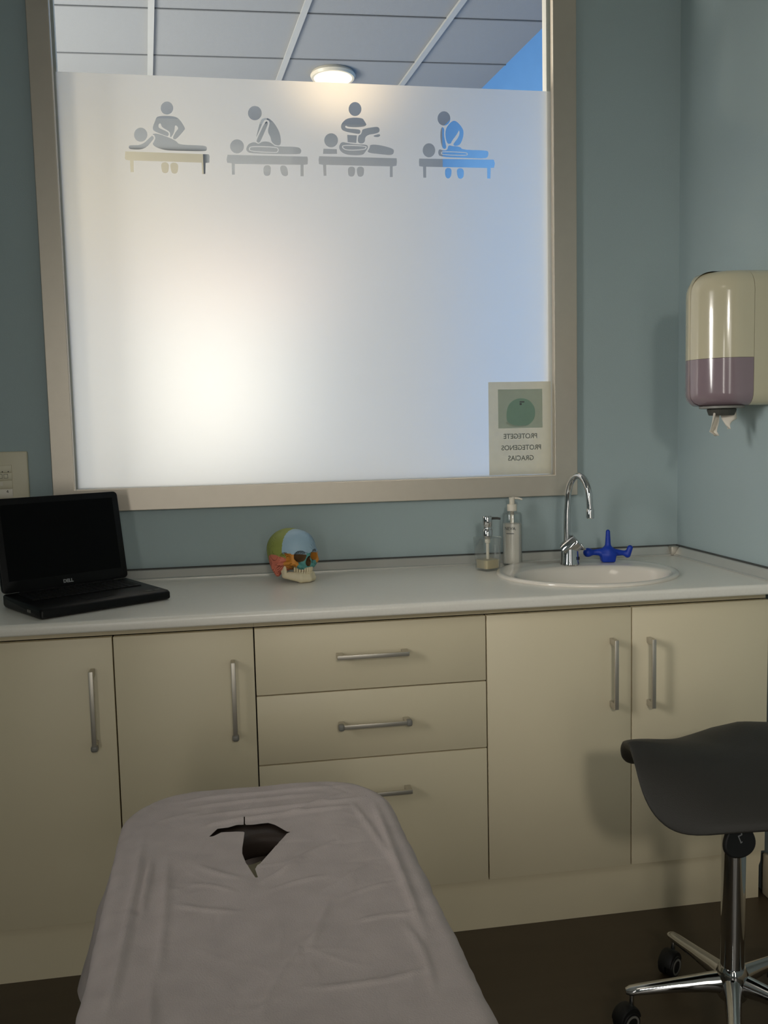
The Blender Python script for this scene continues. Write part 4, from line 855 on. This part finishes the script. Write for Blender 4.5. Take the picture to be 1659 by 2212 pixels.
# creases and crumples on the flat
rng = np.random.default_rng(5)
H = np.zeros_like(Xf)
def crease(x0, y0, x1, y1, a, w, bow=0.0):
    ax, ay = x1-x0, y1-y0; L = math.hypot(ax, ay); ux, uy = ax/L, ay/L
    t = (Xf-x0)*ux+(Yf-y0)*uy; q = -(Xf-x0)*uy+(Yf-y0)*ux
    q = q-bow*4*(t/L)*(1-t/L)
    e = np.clip(np.minimum(t, L-t)/(.25*L)+.15, 0, 1)*((t > -.02) & (t < L+.02))
    return 1.05*a*np.exp(-(q/(.62*w))**2)*e
for x0, y0, x1, y1, a, w, bw in ((-.17, -1.075, .17, -1.065, .0045, .008, .004), (-.15, -1.11, .12, -1.095, .004, .009, .004), (-.13, -1.15, .19, -1.13, .0045, .010, -.004), (-.06, -1.185, .17, -1.165, .005, .010, .004),
        (-.11, -1.20, -.02, -1.175, .004, .008, .003), (.03, -1.19, .16, -1.10, .004, .008, 0), (-.19, -1.16, -.12, -1.13, .003, .008, 0),
        (-.212, -1.22, -.205, -1.75, .006, .010, .004), (-.165, -1.30, -.150, -1.66, .004, .011, .004), (-.19, -1.30, -.186, -1.50, .005, .006, 0), (-.16, -1.62, -.12, -2.1, .006, .010, 0),
        (.21, -1.16, .214, -1.62, .006, .010, 0), (.17, -1.15, .208, -1.40, .004, .008, 0), (-.04, -1.40, -.11, -1.34, .003, .006, .006), (-.05, -1.44, -.13, -1.40, .003, .005, -.006),
        (-.04, -1.50, -.14, -1.46, .003, .006, .004), (-.01, -1.42, .06, -1.36, .004, .008, .0), (.02, -1.40, .13, -1.30, .004, .01, .01), (.0, -1.45, .10, -1.42, .003, .007, .006),
        (.08, -1.47, .16, -1.40, .003, .006, 0), (.10, -1.50, .20, -1.46, .003, .005, .006), (.05, -1.62, .09, -1.50, .003, .008, 0), (.12, -1.56, .215, -1.555, .0035, .005, .004), (.19, -1.58, .195, -1.75, .004, .007, .01),
        (.04, -1.70, .20, -1.69, .003, .006, -.01), (-.02, -1.75, .06, -1.58, .003, .008, .01)):
    H += crease(x0, y0, x1, y1, a, w, bw)
for k in range(90):
    x0, y0 = rng.uniform(-.21, .20), rng.uniform(-2.3, -1.1); a = rng.uniform(0, PI); L = rng.uniform(.04, .13)
    H += crease(x0, y0, x0+L*math.cos(a), y0+L*math.sin(a), rng.choice([-1, 1])*rng.uniform(.0006, .0016), rng.uniform(.003, .006), rng.uniform(-.012, .012))
nz_ = np.array([mnoise.noise((x*16, y*16, 1.7)) for x, y in zip(Xf, Yf)])*.0012
nz_ += np.array([mnoise.noise((x*42, y*42, 5.1)) for x, y in zip(Xf, Yf)])*.0006
ins = np.clip(1-s_/.03, 0, 1)
pz_ = pz_+(np.maximum(H+nz_, -.0022)+.0012)*ins
px_ = px_+nx_*(nz_*2.5)*(1-ins); py_ = py_+ny_*(nz_*2.5)*(1-ins)
NX, NY = len(gxs), len(gys)
V = np.stack([px_, py_, pz_], 1)
# the slit cut over the face hole
SL = np.array(SLIT)
def inpoly(x, y):
    c = np.zeros(x.shape, bool); n = len(SL)
    for i in range(n):
        (x1, y1), (x2, y2) = SL[i], SL[(i+1) % n]
        k = ((y1 > y) != (y2 > y)) & (x < (x2-x1)*(y-y1)/(y2-y1+1e-12)+x1); c ^= k
    return c
ii, jj = np.meshgrid(np.arange(NX-1), np.arange(NY-1), indexing='ij'); ii, jj = ii.ravel(), jj.ravel()
q = np.stack([ii*NY+jj, (ii+1)*NY+jj, (ii+1)*NY+jj+1, ii*NY+jj+1], 1)
# round the cloth's own corners and keep one length of fall
keep = d[q].max(1) < DR
cx = Xf[q].mean(1); cy = Yf[q].mean(1); hole = inpoly(cx, cy)
rim = np.intersect1d(np.unique(q[hole]), np.unique(q[~hole & keep]))
for i in rim:
    p = np.array([Xf[i], Yf[i]]); best = None
    for a in range(len(SL)):
        A_, B_ = SL[a], SL[(a+1) % len(SL)]; ab = B_-A_; t = np.clip(np.dot(p-A_, ab)/np.dot(ab, ab), 0, 1); w = A_+ab*t; e_ = np.hypot(*(p-w))
        if best is None or e_ < best[0]: best = (e_, w)
    V[i, :2] = best[1]; V[i, 2] = max(V[i, 2], ZS+.0005)
q = q[keep & ~hole]
used = np.unique(q); mp = -np.ones(len(V), int); mp[used] = np.arange(len(used))
m_cloth = mat('nonwoven_sheet', (190, 178, 174), .9, spec=.2, var=.15, scale=22, bump=.35, bscale=420)
me = bpy.data.meshes.new('disposable_sheet'); me.from_pydata(V[used].tolist(), [], mp[q].tolist()); me.update()
sh = link('disposable_sheet', me, m_cloth, None, True)
tag(sh, 'wrinkled pale grey disposable sheet with a torn slit, draped over the massage table', 'sheet')

# ------------------------------------------------------------------ saddle stool
HX, HY = 1.022, -1.050
ST = empty('saddle_stool', (HX, HY, 0), label='black saddle stool on a chrome five-star base with castors, by the cabinets', cat='stool')
def saddle():
    v = []; f = []; n = 72; m = 16
    def top(l, s):
        rid = .632+(.030*(max(l, 0)/.232)**1.6 if l > 0 else .022*(min(-l, .22)/.19)**1.5)
        u = l/(.232 if l > 0 else .19)
        k = 2.7+6.6*max(u, 0)**2-1.3*max(-u, 0)
        dr = k*s*s/(1+2.2*abs(s))
        return rid-dr-.11*s+.036*math.tanh(1.6*max(0, -s/.15)**1.6)*math.exp(-((l+.035)/.10)**2)
    def wid(c):   # half width along the length
        return .176-.046*max(c, 0)**2+.018*max(-c, 0)
    rows = []
    for side in (0, 1):
        for i in range(m+1):
            r = math.sin(i/m*PI/2) if side == 0 else math.sin((m-i)/m*PI/2)
            if side == 1 and i == 0: continue
            row = []
            for k in range(n):
                a = 2*PI*k/n; c, s = math.cos(a), math.sin(a)
                sc = abs(c)**.38*(1 if c > 0 else -1); ss = abs(s)**.38*(1 if s > 0 else -1)
                nrm = 1
                l = r*sc*(.232 if c > 0 else .190)*nrm; sd_ = r*ss*wid(r*sc)
                z = top(l, sd_)
                t = .036*math.sqrt(max(0, 1-r**5))
                zz = z+(t*.35 if side == 0 else -t)
                # thickness follows the slope of the flanks
                tilt = 2*4.0*sd_
                v.append((l, sd_+(-.55*t*max(-1, min(1, -tilt*.8)) if side == 1 else 0), zz))
            rows.append(row)
    R_ = len(v)//n
    for i in range(R_-1):
        for k in range(n): f.append((i*n+k, i*n+(k+1) % n, (i+1)*n+(k+1) % n, (i+1)*n+k))
    return v, f
v, f = saddle()
so = pyd('seat', v, f, m_vinyl, smooth=True)
bm = bmesh.new(); bm.from_mesh(so.data); bmesh.ops.remove_doubles(bm, verts=bm.verts, dist=1e-4); bm.to_mesh(so.data); bm.free()
for p in so.data.polygons: p.use_smooth = True
so.parent = ST; so.rotation_euler = (0, 0, math.radians(170)); so.location = (0, 0, 0)
lathe('seat_bracket', [(0, .535), (.035, .535), (.06, .578), (.045, .590), (0, .590)], m_black, ST, 32)
lathe('column', [(0, .148), (.0255, .148), (.0255, .505), (.022, .508), (.022, .536), (0, .536)], m_chrome, ST, 40)
bm = bmesh.new(); dp = []
for k in range(40):
    a = 2*PI*k/40; x = .034*math.sin(a)*(1-.38*math.cos(a)); z = .036*math.cos(a); dp.append((x, z))
lv = flat('lever_paddle', [dp], m_rubber, ST, depth=.004, bevel=.004, mtx=T(-.034, -.074, .481) @ R(math.radians(10), 'Z') @ R(math.radians(-8), 'X') @ X2XZ)
lm = T(-.034, -.074, .481) @ R(math.radians(10), 'Z') @ R(math.radians(-8), 'X') @ X2XZ @ T(0, 0, .0064)
mk = flat('lever_mark', [[(.001, .016), (.004, .016), (.005, .008), (-.0035, .0055), (.001, -.006), (.0035, -.0045), (.0035, -.0075), (-.001, -.009), (-.007, .008), (.0015, .0095)]], m_logo, lv, mtx=lm)
mk.parent = lv
tube('lever_rod', [(-.020, -.058, .500), (-.010, -.03, .520), (0, 0, .528)], .006, m_black, ST, 12)
lathe('hub', [(0, .078), (.030, .078), (.034, .085), (.034, .135), (.0275, .15), (0, .15)], m_chrome, ST, 40)
TH0 = math.radians(169)
for k in range(5):
    a = TH0-k*2*PI/5; mt = R(a, 'Z')
    bm = bmesh.new()
    sec = lambda x, z, w, h: [bm.verts.new((x, w*math.cos(q), z+h*math.sin(q))) for q in [2*PI*j/16 for j in range(16)]]
    rg_ = [sec(.018, .112, .021, .026), sec(.06, .110, .018, .021), (sec(.13, .103, .0150, .0155)), sec(.205, .094, .0135, .012), sec(.226, .091, .0125, .0105), sec(.236, .090, .008, .006)]
    for A, B in zip(rg_, rg_[1:]):
        for j in range(16): bm.faces.new((A[j], A[(j+1) % 16], B[(j+1) % 16], B[j]))
    bm.faces.new(rg_[0][::-1]); bm.faces.new(rg_[-1])
    bmesh.ops.transform(bm, matrix=mt, verts=bm.verts)
    bm_obj('leg', bm, m_chrome, ST, autos=60)
    sw = math.radians((20, 35, -30, 60, 10)[k])          # castor heading
    cm = mt @ T(.222, 0, 0) @ R(sw-a, 'Z')
    ct = tube('castor', [cm @ Vector((0, 0, .050)), cm @ Vector((0, 0, .082))], .0055, m_chrome, ST, 12)
    dome = lathe('castor_hood', [(.012, -.0165), (.0285, -.0165), (.0310, -.012), (.0310, .012), (.0285, .0165), (.012, .0165)], m_rubber, None, 32, cm @ T(-.016, 0, .032) @ R(PI/2, 'X'), closed=True)
    bmh = bmesh.new(); bmh.from_mesh(dome.data)
    bmesh.ops.bisect_plane(bmh, geom=bmh.verts[:]+bmh.edges[:]+bmh.faces[:], plane_co=(0, 0, .034), plane_no=(0, 0, 1), clear_inner=True)
    bmh.to_mesh(dome.data); bmh.free(); dome.parent = ct
    for s in (-1, 1):
        lathe('wheel', [(0, -.008), (.024, -.008), (.0260, -.005), (.0260, .005), (.024, .008), (0, .008)], m_rubber, ct, 32, cm @ T(-.016, s*.0105, .0265) @ R(PI/2, 'X'))
        lathe('wheel_ring', [(.0150, .0078), (.0195, .0078), (.0195, .0095), (.0150, .0095)], m_grey_pl, ct, 32, cm @ T(-.016, s*.0105, .0265) @ R(-s*PI/2, 'X'), closed=True)
